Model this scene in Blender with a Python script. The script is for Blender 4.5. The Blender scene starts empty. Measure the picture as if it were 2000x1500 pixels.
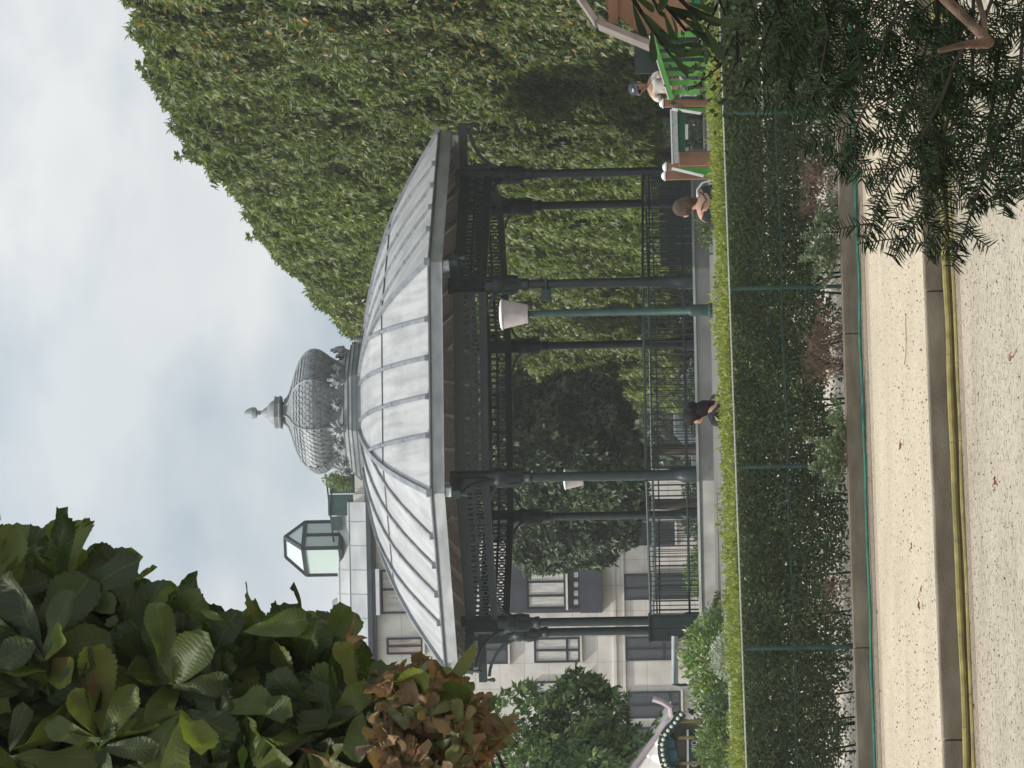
import bpy, bmesh, math, random
import numpy as np
from mathutils import Vector, Matrix, noise
R = math.radians
rng = np.random.default_rng(7)
random.seed(7)

# ---------------------------------------------------------------- camera
# The photograph lies on its side: up in the world is left in the picture.
F_PX, H_EYE, HOR, ROLL = 6933.0, 1.8, 1362.0, 0.020
PITCH = math.atan((HOR - 1000) / F_PX)
R0 = Vector((1, 0, 0)); U0 = Vector((0, -math.sin(PITCH), math.cos(PITCH))); FW = Vector((0, math.cos(PITCH), math.sin(PITCH)))
UPV = U0 * math.cos(ROLL) + R0 * math.sin(ROLL)
RTV = R0 * math.cos(ROLL) - U0 * math.sin(ROLL)
EYE = Vector((0, 0, H_EYE))
scene = bpy.context.scene
cam_data = bpy.data.cameras.new("camera")
cam = bpy.data.objects.new("camera", cam_data)
scene.collection.objects.link(cam)
cam_data.sensor_fit = 'HORIZONTAL'; cam_data.sensor_width = 36.0
cam_data.lens = F_PX / 2000 * 36.0
cam_data.clip_start = 0.3; cam_data.clip_end = 3000
mx = Matrix.Identity(4)
for i in range(3):
    mx[i][0] = -UPV[i]; mx[i][1] = RTV[i]; mx[i][2] = -FW[i]; mx[i][3] = EYE[i]
cam.matrix_world = mx
scene.camera = cam

# ---------------------------------------------------------------- light
SUN_EL, SUN_AZ = R(47), R(197)        # azimuth of the sun, counter-clockwise from +X (high on the left)
sun_dir = Vector((math.cos(SUN_EL) * math.cos(SUN_AZ), math.cos(SUN_EL) * math.sin(SUN_AZ), math.sin(SUN_EL)))
sd = bpy.data.lights.new("sun", 'SUN'); sd.energy = 3.3; sd.angle = R(3.0); sd.color = (1.0, 0.95, 0.87)
so = bpy.data.objects.new("sun", sd); scene.collection.objects.link(so)
so.rotation_euler = sun_dir.to_track_quat('Z', 'Y').to_euler()
w = bpy.data.worlds.new("World"); scene.world = w; w.use_nodes = True
nt = w.node_tree; nt.nodes.clear()
wo = nt.nodes.new('ShaderNodeOutputWorld'); bg = nt.nodes.new('ShaderNodeBackground'); bg.inputs['Strength'].default_value = 0.10
sky = nt.nodes.new('ShaderNodeTexSky'); sky.sky_type = 'NISHITA'; sky.sun_disc = False
sky.sun_elevation = SUN_EL; sky.sun_rotation = math.pi / 2 - SUN_AZ; sky.dust_density = 1.6
tc = nt.nodes.new('ShaderNodeTexCoord'); mp = nt.nodes.new('ShaderNodeMapping'); mp.inputs['Scale'].default_value = (1, 1, 1.7)
mp.inputs['Location'].default_value = (3.1, 0.4, 0.35)
n1 = nt.nodes.new('ShaderNodeTexNoise'); n1.inputs['Scale'].default_value = 9.0; n1.inputs['Detail'].default_value = 6; n1.inputs['Roughness'].default_value = 0.48; n1.inputs['Distortion'].default_value = 0.25
n2 = nt.nodes.new('ShaderNodeTexNoise'); n2.inputs['Scale'].default_value = 12; n2.inputs['Detail'].default_value = 8
r1 = nt.nodes.new('ShaderNodeValToRGB'); r1.color_ramp.elements[0].position = 0.40; r1.color_ramp.elements[1].position = 0.58
r1.color_ramp.elements[0].color = (0.80, 0.80, 0.80, 1)
r2 = nt.nodes.new('ShaderNodeValToRGB'); r2.color_ramp.elements[0].position = 0.38; r2.color_ramp.elements[1].position = 0.64
r2.color_ramp.elements[0].color = (4.2, 4.85, 5.4, 1); r2.color_ramp.elements[1].color = (6.7, 6.95, 7.0, 1)
mixs = nt.nodes.new('ShaderNodeMixRGB')
L = nt.links.new
L(tc.outputs['Generated'], mp.inputs['Vector']); L(mp.outputs[0], n1.inputs['Vector']); L(mp.outputs[0], n2.inputs['Vector'])
L(n1.outputs['Fac'], r1.inputs[0]); L(n2.outputs['Fac'], r2.inputs[0])
L(r1.outputs[0], mixs.inputs[0]); L(sky.outputs[0], mixs.inputs[1]); L(r2.outputs[0], mixs.inputs[2])
sxyz = nt.nodes.new('ShaderNodeSeparateXYZ'); zr = nt.nodes.new('ShaderNodeMapRange'); zr.inputs['From Min'].default_value = 0.15; zr.inputs['From Max'].default_value = 0.8; zr.inputs['To Min'].default_value = 1.0; zr.inputs['To Max'].default_value = 1.7
vm = nt.nodes.new('ShaderNodeVectorMath'); vm.operation = 'SCALE'
L(tc.outputs['Generated'], sxyz.inputs[0]); L(sxyz.outputs[2], zr.inputs[0]); L(mixs.outputs[0], vm.inputs[0]); L(zr.outputs[0], vm.inputs['Scale'])
L(vm.outputs[0], bg.inputs['Color']); L(bg.outputs[0], wo.inputs['Surface'])
scene.view_settings.view_transform = 'Standard'; scene.view_settings.look = 'None'
scene.view_settings.exposure = 0.25; scene.view_settings.gamma = 1.0

# ---------------------------------------------------------------- helpers
def P(y, x, D):
    """point at depth D (world Y) seen at picture pixel (x, y) of the 2000x1500 photograph"""
    d = FW + RTV * ((1500 - y - 750) / F_PX) + UPV * ((1000 - x) / F_PX)
    return EYE + d * (D / d.y)
GA = math.atan(0.30); GC, GS = math.cos(GA), math.sin(GA)
def G(u, v, z):
    """garden frame: u along the kerbs (to the right), v away from the front of the fence kerb"""
    return Vector((u * GC - v * GS, 37.6 + u * GS + v * GC, z))
def uAt(y, v):
    t = (P(y, 1500, 1.0).x) / 1.0
    # x = t*Y ; solve for u
    return (t * (37.6 + v * GC) + v * GS) / (GC - t * GS)

def setp(o, label=None, cat=None, group=None, kind=None):
    if label: o['label'] = label
    if cat: o['category'] = cat
    if group: o['group'] = group
    if kind: o['kind'] = kind
    return o
def empty(name, loc=(0, 0, 0), rz=0.0, label=None, cat=None, group=None):
    o = bpy.data.objects.new(name, None); scene.collection.objects.link(o)
    o.location = loc; o.rotation_euler = (0, 0, rz); o.empty_display_size = 0.2
    return setp(o, label, cat, group)
def link(o, parent=None):
    scene.collection.objects.link(o)
    if parent is not None: o.parent = parent
    return o

class MB:
    def __init__(s): s.v = []; s.f = []
    def add(s, vs, fs):
        b = len(s.v); s.v += [tuple(p) for p in vs]; s.f += [tuple(i + b for i in f) for f in fs]; return s
    def box(s, x0, y0, z0, x1, y1, z1, M=None):
        vs = [Vector(p) for p in ((x0,y0,z0),(x1,y0,z0),(x1,y1,z0),(x0,y1,z0),(x0,y0,z1),(x1,y0,z1),(x1,y1,z1),(x0,y1,z1))]
        if M is not None: vs = [M @ p if isinstance(M, Matrix) else M(p) for p in vs]
        return s.add(vs, [(0,3,2,1),(4,5,6,7),(0,1,5,4),(1,2,6,5),(2,3,7,6),(3,0,4,7)])
    def bar(s, a, b, wd, ht, up=(0,0,1)):
        a = Vector(a); b = Vector(b); d = (b - a).normalized(); up = Vector(up)
        sd = d.cross(up)
        if sd.length < 1e-4: sd = d.cross(Vector((1,0,0)))
        sd.normalize(); up = sd.cross(d)
        vs = []
        for p in (a, b):
            for i, j in ((-1,-1),(1,-1),(1,1),(-1,1)): vs.append(p + sd * (i * wd / 2) + up * (j * ht / 2))
        return s.add(vs, [(0,1,2,3),(7,6,5,4),(0,4,5,1),(1,5,6,2),(2,6,7,3),(3,7,4,0)])
    def tube(s, pts, r, n=8, cap=True):
        pts = [Vector(p) for p in pts]; m = len(pts); rs = r if hasattr(r, '__len__') else [r] * m
        base = len(s.v); ref = None
        for i, p in enumerate(pts):
            d = (pts[min(i+1, m-1)] - pts[max(i-1, 0)])
            if d.length < 1e-9: d = Vector((0,0,1))
            d.normalize()
            if ref is None: ref = d.orthogonal().normalized()
            ref = (ref - d * ref.dot(d))
            if ref.length < 1e-6: ref = d.orthogonal()
            ref.normalize(); q = d.cross(ref)
            for k in range(n):
                a = 2 * math.pi * k / n
                s.v.append(tuple(p + (ref * math.cos(a) + q * math.sin(a)) * rs[i]))
        for i in range(m - 1):
            for k in range(n):
                a = base + i*n + k; b = base + i*n + (k+1) % n
                s.f.append((a, b, b + n, a + n))
        if cap:
            s.f.append(tuple(base + k for k in reversed(range(n)))); s.f.append(tuple(base + (m-1)*n + k for k in range(n)))
        return s
    def lathe(s, prof, n=16, c=(0,0,0), a0=0.0, cap=True):
        base = len(s.v); m = len(prof)
        for r, z in prof:
            for k in range(n):
                a = a0 + 2 * math.pi * k / n
                s.v.append((c[0] + r * math.cos(a), c[1] + r * math.sin(a), c[2] + z))
        for i in range(m - 1):
            for k in range(n):
                a = base + i*n + k; b = base + i*n + (k+1) % n
                s.f.append((a, b, b + n, a + n))
        if cap:
            s.f.append(tuple(base + k for k in reversed(range(n)))); s.f.append(tuple(base + (m-1)*n + k for k in range(n)))
        return s
    def prism(s, poly, y0, y1, M=None):
        """poly in (x, z), extruded along y"""
        n = len(poly)
        vs = [Vector((x, y0, z)) for x, z in poly] + [Vector((x, y1, z)) for x, z in poly]
        if M is not None: vs = [M @ p if isinstance(M, Matrix) else M(p) for p in vs]
        return s.add(vs, [tuple(range(n)), tuple(reversed(range(n, 2*n)))] + [(i, i + n, (i+1) % n + n, (i+1) % n) for i in range(n)])
    def build(s, name, mat, parent=None, smooth=False, bevel=0.0):
        me = bpy.data.meshes.new(name); me.from_pydata(s.v, [], s.f); me.validate()
        bm = bmesh.new(); bm.from_mesh(me); bmesh.ops.recalc_face_normals(bm, faces=bm.faces); bm.to_mesh(me); bm.free()
        me.materials.append(mat)
        if smooth:
            me.polygons.foreach_set('use_smooth', [True] * len(me.polygons))
            try: me.set_sharp_from_angle(angle=R(40))
            except Exception: pass
        o = bpy.data.objects.new(name, me); link(o, parent)
        if bevel:
            b = o.modifiers.new('bevel', 'BEVEL'); b.width = bevel; b.segments = 2; b.limit_method = 'ANGLE'
        return o

def np_mesh(name, verts, faces, mat, parent=None, smooth=False):
    """verts (N,3), faces (M,k) arrays"""
    me = bpy.data.meshes.new(name); k = faces.shape[1]
    me.vertices.add(len(verts)); me.vertices.foreach_set('co', verts.astype(np.float32).ravel())
    me.loops.add(faces.size); me.loops.foreach_set('vertex_index', faces.astype(np.int32).ravel())
    me.polygons.add(len(faces)); me.polygons.foreach_set('loop_start', np.arange(0, faces.size, k, dtype=np.int32))
    me.polygons.foreach_set('loop_total', np.full(len(faces), k, dtype=np.int32))
    me.update(calc_edges=True); me.materials.append(mat)
    if smooth: me.polygons.foreach_set('use_smooth', [True] * len(faces))
    o = bpy.data.objects.new(name, me); link(o, parent)
    return o

def unit(a): return a / np.maximum(np.linalg.norm(a, axis=-1, keepdims=True), 1e-9)
RH = (np.array([(0,0,0),(0.45,0.5,0.10),(1,0,-0.06),(0.45,-0.5,0.10),(0.5,0,0.0)]), np.array([(0,4,1,0),(4,2,1,4),(0,3,4,0),(4,3,2,4)]))
def leaves(name, c, d, n, ln, wr, mat, parent=None, tmpl='quad', crumple=0.0, curl=0.0):
    """c base points, d tip directions, n face normals, ln lengths, wr width ratio"""
    d = unit(d); sd = unit(np.cross(n, d)); nn = np.cross(d, sd)
    ln = np.asarray(ln)[:, None, None] * np.ones((len(c), 1, 1))
    if tmpl == 'quad':
        T = np.array([(0,0,0),(0.42,0.5,0.07),(1,0,-0.10),(0.42,-0.5,0.07)]); Fq = np.array([(0,1,2,3)])
    elif tmpl == 'needle':
        T = np.array([(0,0.5,0),(0,-0.5,0),(0.8,-0.5,-0.02),(1,0,-0.05),(0.8,0.5,-0.02)]); Fq = None
        T = np.array([(0,0.35,0),(0,-0.35,0),(0.6,-0.5,-0.05),(1,0,-0.16)]); Fq = np.array([(0,1,2,3)])
    elif tmpl == 'fold':
        T = np.array([(0,0,0),(0.45,0.5,0.12),(1,0,-0.08),(0.45,-0.5,0.12)]); Fq = np.array([(0,2,1),(0,3,2)])
    elif tmpl == 'serr':
        # obovate leaflet with a serrated edge: two sheets folded along the midrib
        NS = 16; ts = np.linspace(0, 1, NS + 1)
        wv = lambda t: 0.5 * (t ** 0.75) * (1 - max(0, (t - 0.72) / 0.28) ** 2.2) ** 0.6 if t < 1 else 0.0
        V = []; Fl = []
        for t in ts: V.append((t, 0, -0.14 * t * t))
        for sgn in (1, -1):
            b = len(V)
            for i, t in enumerate(ts):
                w0 = wv(t); V.append((min(1, t + (0.015 if w0 else 0)), sgn * w0, 0.10 * w0 * 1.6 - 0.14 * t * t))
                if i < NS:
                    t2 = t + 0.6 / NS; w2 = wv(min(t2, .99)) * (1.10 if t > .12 else 1); V.append((t2 + 0.5 / NS, sgn * w2, 0.10 * w2 * 1.6 - 0.14 * t2 * t2))
            for i in range(NS):
                e = b + 2 * i
                if sgn > 0: Fl += [(i, i + 1, e + 1, e), (i + 1, e + 2, e + 1, i + 1)]
                else: Fl += [(i, e, e + 1, i + 1), (i + 1, e + 1, e + 2, i + 1)]
        T = np.array(V); tri = []
        for f in Fl:
            if f[0] == f[3]: tri.append((f[0], f[1], f[2]))
            else: tri += [(f[0], f[1], f[2]), (f[0], f[2], f[3])]
        Fq = np.array(tri)
    wr = np.asarray(wr) * np.ones(len(c)); wr = wr[:, None, None]
    V = c[:, None, :] + d[:, None, :] * T[None, :, 0:1] * ln + sd[:, None, :] * T[None, :, 1:2] * ln * wr + nn[:, None, :] * T[None, :, 2:3] * ln
    if crumple:
        V = V + rng.normal(0, 1, (len(c), 1, 3)) * 0 + nn[:, None, :] * (np.sin(T[None, :, 0:1] * rng.uniform(5, 12, (len(c), 1, 1)) + T[None, :, 1:2] * rng.uniform(6, 14, (len(c), 1, 1)) + rng.uniform(0, 6, (len(c), 1, 1))) * crumple) * ln
    if curl:
        cu = rng.normal(0, curl, (len(c), 1, 1)); V = V + nn[:, None, :] * (T[None, :, 0:1] ** 2 * cu + (T[None, :, 1:2] * wr) ** 2 * rng.normal(0.6, 1.2, (len(c), 1, 1))) * ln
    k = len(T); F = (Fq[None] + (np.arange(len(c)) * k)[:, None, None]).reshape(-1, Fq.shape[1])
    ob = np_mesh(name, V.reshape(-1, 3), F, mat, parent)
    if tmpl == 'serr':
        uv = np.tile(T[:, :2], (len(c), 1))[F.ravel()].astype(np.float32); ul = ob.data.uv_layers.new(name='UVMap'); ul.data.foreach_set('uv', uv.ravel())
    return ob

def palmate(c, d, n, size, k=5, spread=78, jit=0.15):
    """spread k leaflets from each base point; returns arrays for leaves()"""
    N = len(c); d = unit(d); sd = unit(np.cross(n, d)); out_c, out_d, out_n, out_l = [], [], [], []
    for i in range(k):
        a = R(spread) * (2 * i / (k - 1) - 1) if k > 1 else 0
        ang = a + rng.normal(0, jit, N)
        dd = d * np.cos(ang)[:, None] + sd * np.sin(ang)[:, None] + n * rng.normal(0.0, 0.12, N)[:, None] - np.array([0, 0, 0.22]) * abs(a)
        nn = unit(n + rng.normal(0, 0.35, (N, 3)))
        out_c.append(c); out_d.append(unit(dd)); out_n.append(nn)
        out_l.append(size * (1.0 - 0.33 * abs(a) / max(R(spread), .01)) * rng.uniform(0.85, 1.12, N))
    return np.concatenate(out_c), np.concatenate(out_d), np.concatenate(out_n), np.concatenate(out_l)

# ---------------------------------------------------------------- materials
def newmat(name):
    m = bpy.data.materials.new(name); m.use_nodes = True; t = m.node_tree; t.nodes.clear()
    o = t.nodes.new('ShaderNodeOutputMaterial'); return m, t, o
def mat(name, col, rough=0.6, metal=0.0, spec=0.4, var=0.12, scale=3.0, bump=0.0, bscale=30.0, stretch=(1,1,1), col2=None, coord='Object', detail=6, ramp=(0.35, 0.68)):
    m, t, o = newmat(name); b = t.nodes.new('ShaderNodeBsdfPrincipled'); L = t.links.new
    b.inputs['Roughness'].default_value = rough; b.inputs['Metallic'].default_value = metal; b.inputs['Specular IOR Level'].default_value = spec
    tc = t.nodes.new('ShaderNodeTexCoord'); mp = t.nodes.new('ShaderNodeMapping'); mp.inputs['Scale'].default_value = stretch
    L(tc.outputs[coord], mp.inputs[0])
    n = t.nodes.new('ShaderNodeTexNoise'); n.inputs['Scale'].default_value = scale; n.inputs['Detail'].default_value = detail; L(mp.outputs[0], n.inputs['Vector'])
    r = t.nodes.new('ShaderNodeValToRGB'); r.color_ramp.elements[0].position, r.color_ramp.elements[1].position = ramp
    if col2 is None: c0 = [c * (1 - var) for c in col]; c1 = [min(1, c * (1 + var)) for c in col]
    else: c0, c1 = col, col2
    r.color_ramp.elements[0].color = (*c0, 1); r.color_ramp.elements[1].color = (*c1, 1)
    L(n.outputs['Fac'], r.inputs[0]); L(r.outputs[0], b.inputs['Base Color'])
    if bump:
        n2 = t.nodes.new('ShaderNodeTexNoise'); n2.inputs['Scale'].default_value = bscale; n2.inputs['Detail'].default_value = 4; L(mp.outputs[0], n2.inputs['Vector'])
        bp = t.nodes.new('ShaderNodeBump'); bp.inputs['Strength'].default_value = bump; bp.inputs['Distance'].default_value = 0.02
        L(n2.outputs['Fac'], bp.inputs['Height']); L(bp.outputs[0], b.inputs['Normal'])
    L(b.outputs[0], o.inputs[0]); return m
def leafmat(name, stops, trans=0.4, gloss=0.12, rough=0.45, spot=None, veins=False):
    """leaf colours picked at random for each leaf (mesh island)"""
    m, t, o = newmat(name); L = t.links.new
    g = t.nodes.new('ShaderNodeNewGeometry'); r = t.nodes.new('ShaderNodeValToRGB'); r.color_ramp.interpolation = 'LINEAR'
    e = r.color_ramp.elements
    while len(e) < len(stops): e.new(0.5)
    for i, (p, c) in enumerate(stops): e[i].position = p; e[i].color = (*c, 1)
    L(g.outputs['Random Per Island'], r.inputs[0])
    col = r.outputs[0]
    oi = t.nodes.new('ShaderNodeObjectInfo'); hv = t.nodes.new('ShaderNodeHueSaturation'); mr = t.nodes.new('ShaderNodeMapRange')
    mr.inputs['To Min'].default_value = 0.82; mr.inputs['To Max'].default_value = 1.18
    L(oi.outputs['Random'], mr.inputs[0]); L(mr.outputs[0], hv.inputs['Value']); L(col, hv.inputs['Color']); col = hv.outputs[0]
    if spot:
        tcn = t.nodes.new('ShaderNodeTexCoord'); ns = t.nodes.new('ShaderNodeTexNoise'); ns.inputs['Scale'].default_value = spot[1]; ns.inputs['Detail'].default_value = 4
        L(tcn.outputs['Object'], ns.inputs['Vector']); rr = t.nodes.new('ShaderNodeValToRGB'); rr.color_ramp.elements[0].position = spot[2]; rr.color_ramp.elements[1].position = spot[2] + 0.06
        L(ns.outputs['Fac'], rr.inputs[0]); mm = t.nodes.new('ShaderNodeMixRGB'); L(rr.outputs[0], mm.inputs[0]); L(col, mm.inputs[1]); mm.inputs[2].default_value = (*spot[0], 1); col = mm.outputs[0]
    nrm = None
    if veins:
        tcv = t.nodes.new('ShaderNodeTexCoord'); sp_ = t.nodes.new('ShaderNodeSeparateXYZ'); L(tcv.outputs['UV'], sp_.inputs[0])
        ab = t.nodes.new('ShaderNodeMath'); ab.operation = 'ABSOLUTE'; L(sp_.outputs[1], ab.inputs[0])
        ma = t.nodes.new('ShaderNodeMath'); ma.operation = 'MULTIPLY_ADD'; ma.inputs[1].default_value = -0.45; L(ab.outputs[0], ma.inputs[0]); L(sp_.outputs[0], ma.inputs[2])
        mb = t.nodes.new('ShaderNodeMath'); mb.operation = 'MULTIPLY'; mb.inputs[1].default_value = 88.0; L(ma.outputs[0], mb.inputs[0])
        sn = t.nodes.new('ShaderNodeMath'); sn.operation = 'SINE'; L(mb.outputs[0], sn.inputs[0])
        mid = t.nodes.new('ShaderNodeMapRange'); mid.inputs['From Min'].default_value = 0.0; mid.inputs['From Max'].default_value = 0.035; mid.inputs['To Min'].default_value = 1.0; mid.inputs['To Max'].default_value = 0.0; L(ab.outputs[0], mid.inputs[0])
        bpv = t.nodes.new('ShaderNodeBump'); bpv.inputs['Strength'].default_value = 0.12; bpv.inputs['Distance'].default_value = 0.004; L(sn.outputs[0], bpv.inputs['Height']); nrm = bpv.outputs[0]
        pw = t.nodes.new('ShaderNodeMapRange'); pw.inputs['From Min'].default_value = 0.75; pw.inputs['From Max'].default_value = 1.0; pw.inputs['To Max'].default_value = 0.08; L(sn.outputs[0], pw.inputs[0])
        mxv = t.nodes.new('ShaderNodeMath'); mxv.operation = 'MAXIMUM'; L(pw.outputs[0], mxv.inputs[0]); m7 = t.nodes.new('ShaderNodeMath'); m7.operation = 'MULTIPLY'; m7.inputs[1].default_value = 0.35; L(mid.outputs[0], m7.inputs[0]); L(m7.outputs[0], mxv.inputs[1])
        mv = t.nodes.new('ShaderNodeMixRGB'); L(mxv.outputs[0], mv.inputs[0]); L(col, mv.inputs[1]); mv.inputs[2].default_value = (0.15, 0.17, 0.08, 1); col = mv.outputs[0]
    df = t.nodes.new('ShaderNodeBsdfDiffuse'); tr = t.nodes.new('ShaderNodeBsdfTranslucent'); gl = t.nodes.new('ShaderNodeBsdfGlossy'); gl.inputs['Roughness'].default_value = rough
    m1 = t.nodes.new('ShaderNodeMixShader'); m1.inputs[0].default_value = trans; m2 = t.nodes.new('ShaderNodeMixShader'); fr = t.nodes.new('ShaderNodeFresnel'); fr.inputs[0].default_value = 1.40
    mu = t.nodes.new('ShaderNodeMath'); mu.operation = 'MINIMUM'; mu.inputs[1].default_value = gloss
    bc = t.nodes.new('ShaderNodeMixRGB'); bc.blend_type = 'MULTIPLY'; bc.inputs[0].default_value = 1; L(col, bc.inputs[1]); bc.inputs[2].default_value = (1.2, 1.5, 0.6, 1)
    L(col, df.inputs[0]); L(bc.outputs[0], tr.inputs[0]); L(df.outputs[0], m1.inputs[1]); L(tr.outputs[0], m1.inputs[2])
    L(fr.outputs[0], mu.inputs[0]); L(mu.outputs[0], m2.inputs[0]); L(m1.outputs[0], m2.inputs[1]); L(gl.outputs[0], m2.inputs[2]); gl.inputs[0].default_value = (1, 1, 1, 1)
    if nrm is not None:
        for nd in (df, tr, gl): L(nrm, nd.inputs['Normal'])
    L(m2.outputs[0], o.inputs[0]); return m

def zinc(name, base, dark, sc=(2.2, 0.5, 1), rough=0.55):
    """weathered zinc: streaks running down the slope (UV y) and blotches"""
    m, t, o = newmat(name); L = t.links.new; b = t.nodes.new('ShaderNodeBsdfPrincipled'); b.inputs['Roughness'].default_value = rough; b.inputs['Metallic'].default_value = 0.1
    tc = t.nodes.new('ShaderNodeTexCoord')
    def nz(scale, s, det=6):
        mp = t.nodes.new('ShaderNodeMapping'); mp.inputs['Scale'].default_value = s; L(tc.outputs['UV'], mp.inputs[0])
        n = t.nodes.new('ShaderNodeTexNoise'); n.inputs['Scale'].default_value = scale; n.inputs['Detail'].default_value = det; L(mp.outputs[0], n.inputs['Vector']); return n
    a = nz(3.0, (2.0, 0.22, 1)); c = nz(1.6, (1, 0.8, 1), 8); d = nz(14, (1, .6, 1), 3)
    r1 = t.nodes.new('ShaderNodeValToRGB'); r1.color_ramp.elements[0].position = 0.36; r1.color_ramp.elements[1].position = 0.62; L(a.outputs['Fac'], r1.inputs[0])
    r2 = t.nodes.new('ShaderNodeValToRGB'); r2.color_ramp.elements[0].position = 0.40; r2.color_ramp.elements[1].position = 0.58; L(c.outputs['Fac'], r2.inputs[0])
    mul = t.nodes.new('ShaderNodeMath'); mul.operation = 'MULTIPLY_ADD'; mul.inputs[1].default_value = 0.5; L(r1.outputs[0], mul.inputs[0])
    m05 = t.nodes.new('ShaderNodeMath'); m05.operation = 'MULTIPLY'; m05.inputs[1].default_value = 0.38; L(r2.outputs[0], m05.inputs[0]); L(m05.outputs[0], mul.inputs[2])
    ad = t.nodes.new('ShaderNodeMath'); ad.operation = 'MULTIPLY_ADD'; ad.inputs[1].default_value = 0.40; L(d.outputs['Fac'], ad.inputs[0]); L(mul.outputs[0], ad.inputs[2])
    mx = t.nodes.new('ShaderNodeMixRGB'); L(ad.outputs[0], mx.inputs[0]); mx.inputs[1].default_value = (*dark, 1); mx.inputs[2].default_value = (*base, 1)
    L(mx.outputs[0], b.inputs['Base Color']); L(b.outputs[0], o.inputs[0]); return m

def gravel(name, base, light, dark, speck=26.0):
    m, t, o = newmat(name); L = t.links.new; b = t.nodes.new('ShaderNodeBsdfPrincipled'); b.inputs['Roughness'].default_value = 0.95; b.inputs['Specular IOR Level'].default_value = 0.1
    tc = t.nodes.new('ShaderNodeTexCoord')
    def nz(s, det=5):
        n = t.nodes.new('ShaderNodeTexNoise'); n.inputs['Scale'].default_value = s; n.inputs['Detail'].default_value = det; L(tc.outputs['Object'], n.inputs['Vector']); return n
    n1 = nz(0.9, 8); n2 = nz(14, 5); n3 = nz(speck, 2); n4 = nz(speck * 3.1, 2)
    r1 = t.nodes.new('ShaderNodeValToRGB'); r1.color_ramp.elements[0].position = 0.35; r1.color_ramp.elements[1].position = 0.65
    r1.color_ramp.elements[0].color = (*base, 1); r1.color_ramp.elements[1].color = (*light, 1)
    mxa = t.nodes.new('ShaderNodeMath'); mxa.operation = 'MULTIPLY_ADD'; mxa.inputs[1].default_value = 0.5; L(n1.outputs['Fac'], mxa.inputs[0])
    h = t.nodes.new('ShaderNodeMath'); h.operation = 'MULTIPLY'; h.inputs[1].default_value = 0.5; L(n2.outputs['Fac'], h.inputs[0]); L(h.outputs[0], mxa.inputs[2]); L(mxa.outputs[0], r1.inputs[0])
    cur = r1.outputs[0]
    for nn, lo, hi, f in ((n3, 0.585, 0.65, 0.8), (n4, 0.57, 0.66, 0.62)):
        rr = t.nodes.new('ShaderNodeValToRGB'); rr.color_ramp.elements[0].position = lo; rr.color_ramp.elements[1].position = hi; L(nn.outputs['Fac'], rr.inputs[0])
        mu = t.nodes.new('ShaderNodeMath'); mu.operation = 'MULTIPLY'; mu.inputs[1].default_value = f; L(rr.outputs[0], mu.inputs[0])
        mm = t.nodes.new('ShaderNodeMixRGB'); L(mu.outputs[0], mm.inputs[0]); L(cur, mm.inputs[1]); mm.inputs[2].default_value = (*dark, 1); cur = mm.outputs[0]
    L(cur, b.inputs['Base Color'])
    bp = t.nodes.new('ShaderNodeBump'); bp.inputs['Strength'].default_value = 0.5; bp.inputs['Distance'].default_value = 0.012; L(n4.outputs['Fac'], bp.inputs['Height']); L(bp.outputs[0], b.inputs['Normal'])
    L(b.outputs[0], o.inputs[0]); return m

M = {}
M['sand'] = gravel('pale_sand', (0.43, 0.368, 0.272), (0.55, 0.478, 0.362), (0.22, 0.16, 0.115))
M['sand2'] = gravel('coarse_sand', (0.33, 0.288, 0.218), (0.455, 0.402, 0.312), (0.12, 0.09, 0.07), 20.0)
M['slope'] = gravel('slope_sand', (0.56, 0.50, 0.43), (0.66, 0.60, 0.52), (0.3, 0.25, 0.2))
M['terrace'] = gravel('terrace_tarmac', (0.16, 0.155, 0.14), (0.22, 0.21, 0.19), (0.09, 0.085, 0.08))
M['soil'] = mat('soil', (0.10, 0.085, 0.06), 0.95, var=0.3)
M['concrete'] = mat('dirty_concrete', (0.15, 0.122, 0.085), 0.9, col2=(0.25, 0.21, 0.155), scale=2.2, stretch=(1, 1, 3), bump=0.4)
M['stone'] = mat('plinth_stone', (0.24, 0.23, 0.21), 0.85, col2=(0.36, 0.35, 0.33), scale=2.0, bump=0.3)
M['iron'] = mat('dark_green_iron', (0.014, 0.026, 0.023), 0.42, var=0.25, scale=5, spec=0.5)
M['iron2'] = mat('blue_green_iron', (0.018, 0.042, 0.036), 0.4, var=0.25, scale=6, spec=0.5)
M['fencegreen'] = mat('fence_green_paint', (0.018, 0.052, 0.042), 0.5, var=0.3, scale=8)
M['rail'] = mat('steel_and_sunlit_rail', (0.5, 0.52, 0.5), 0.25, metal=0.9, var=0.15)
M['zinc'] = zinc('roof_zinc', (0.43, 0.435, 0.43), (0.24, 0.24, 0.237))
M['zincseam'] = mat('zinc_seam', (0.23, 0.245, 0.26), 0.5, metal=0.3, var=0.2, scale=4)
M['zincdark'] = mat('zinc_dark', (0.13, 0.14, 0.15), 0.55, metal=0.3, var=0.2)
M['fascia'] = mat('fascia_zinc', (0.30, 0.31, 0.305), 0.6, metal=0.1, col2=(0.46, 0.48, 0.48), scale=1.6, stretch=(1, 1, 2.5), detail=8)
M['onion'] = mat('cupola_zinc', (0.20, 0.215, 0.22), 0.6, metal=0.1, spec=.3, col2=(0.30, 0.32, 0.325), scale=3.5, detail=8)
M['scale'] = mat('scale_tile_zinc', (0.19, 0.205, 0.205), 0.5, metal=0.15, spec=.4, col2=(0.33, 0.35, 0.355), scale=9, detail=4)
M['wood'] = mat('soffit_wood', (0.20, 0.165, 0.13), 0.8, col2=(0.32, 0.27, 0.22), scale=3, stretch=(6, 6, 1))
M['woodlight'] = mat('rafter_wood', (0.50, 0.44, 0.37), 0.8, var=0.2)
M['white'] = mat('white_paint', (0.70, 0.71, 0.72), 0.5, var=0.08)
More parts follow.
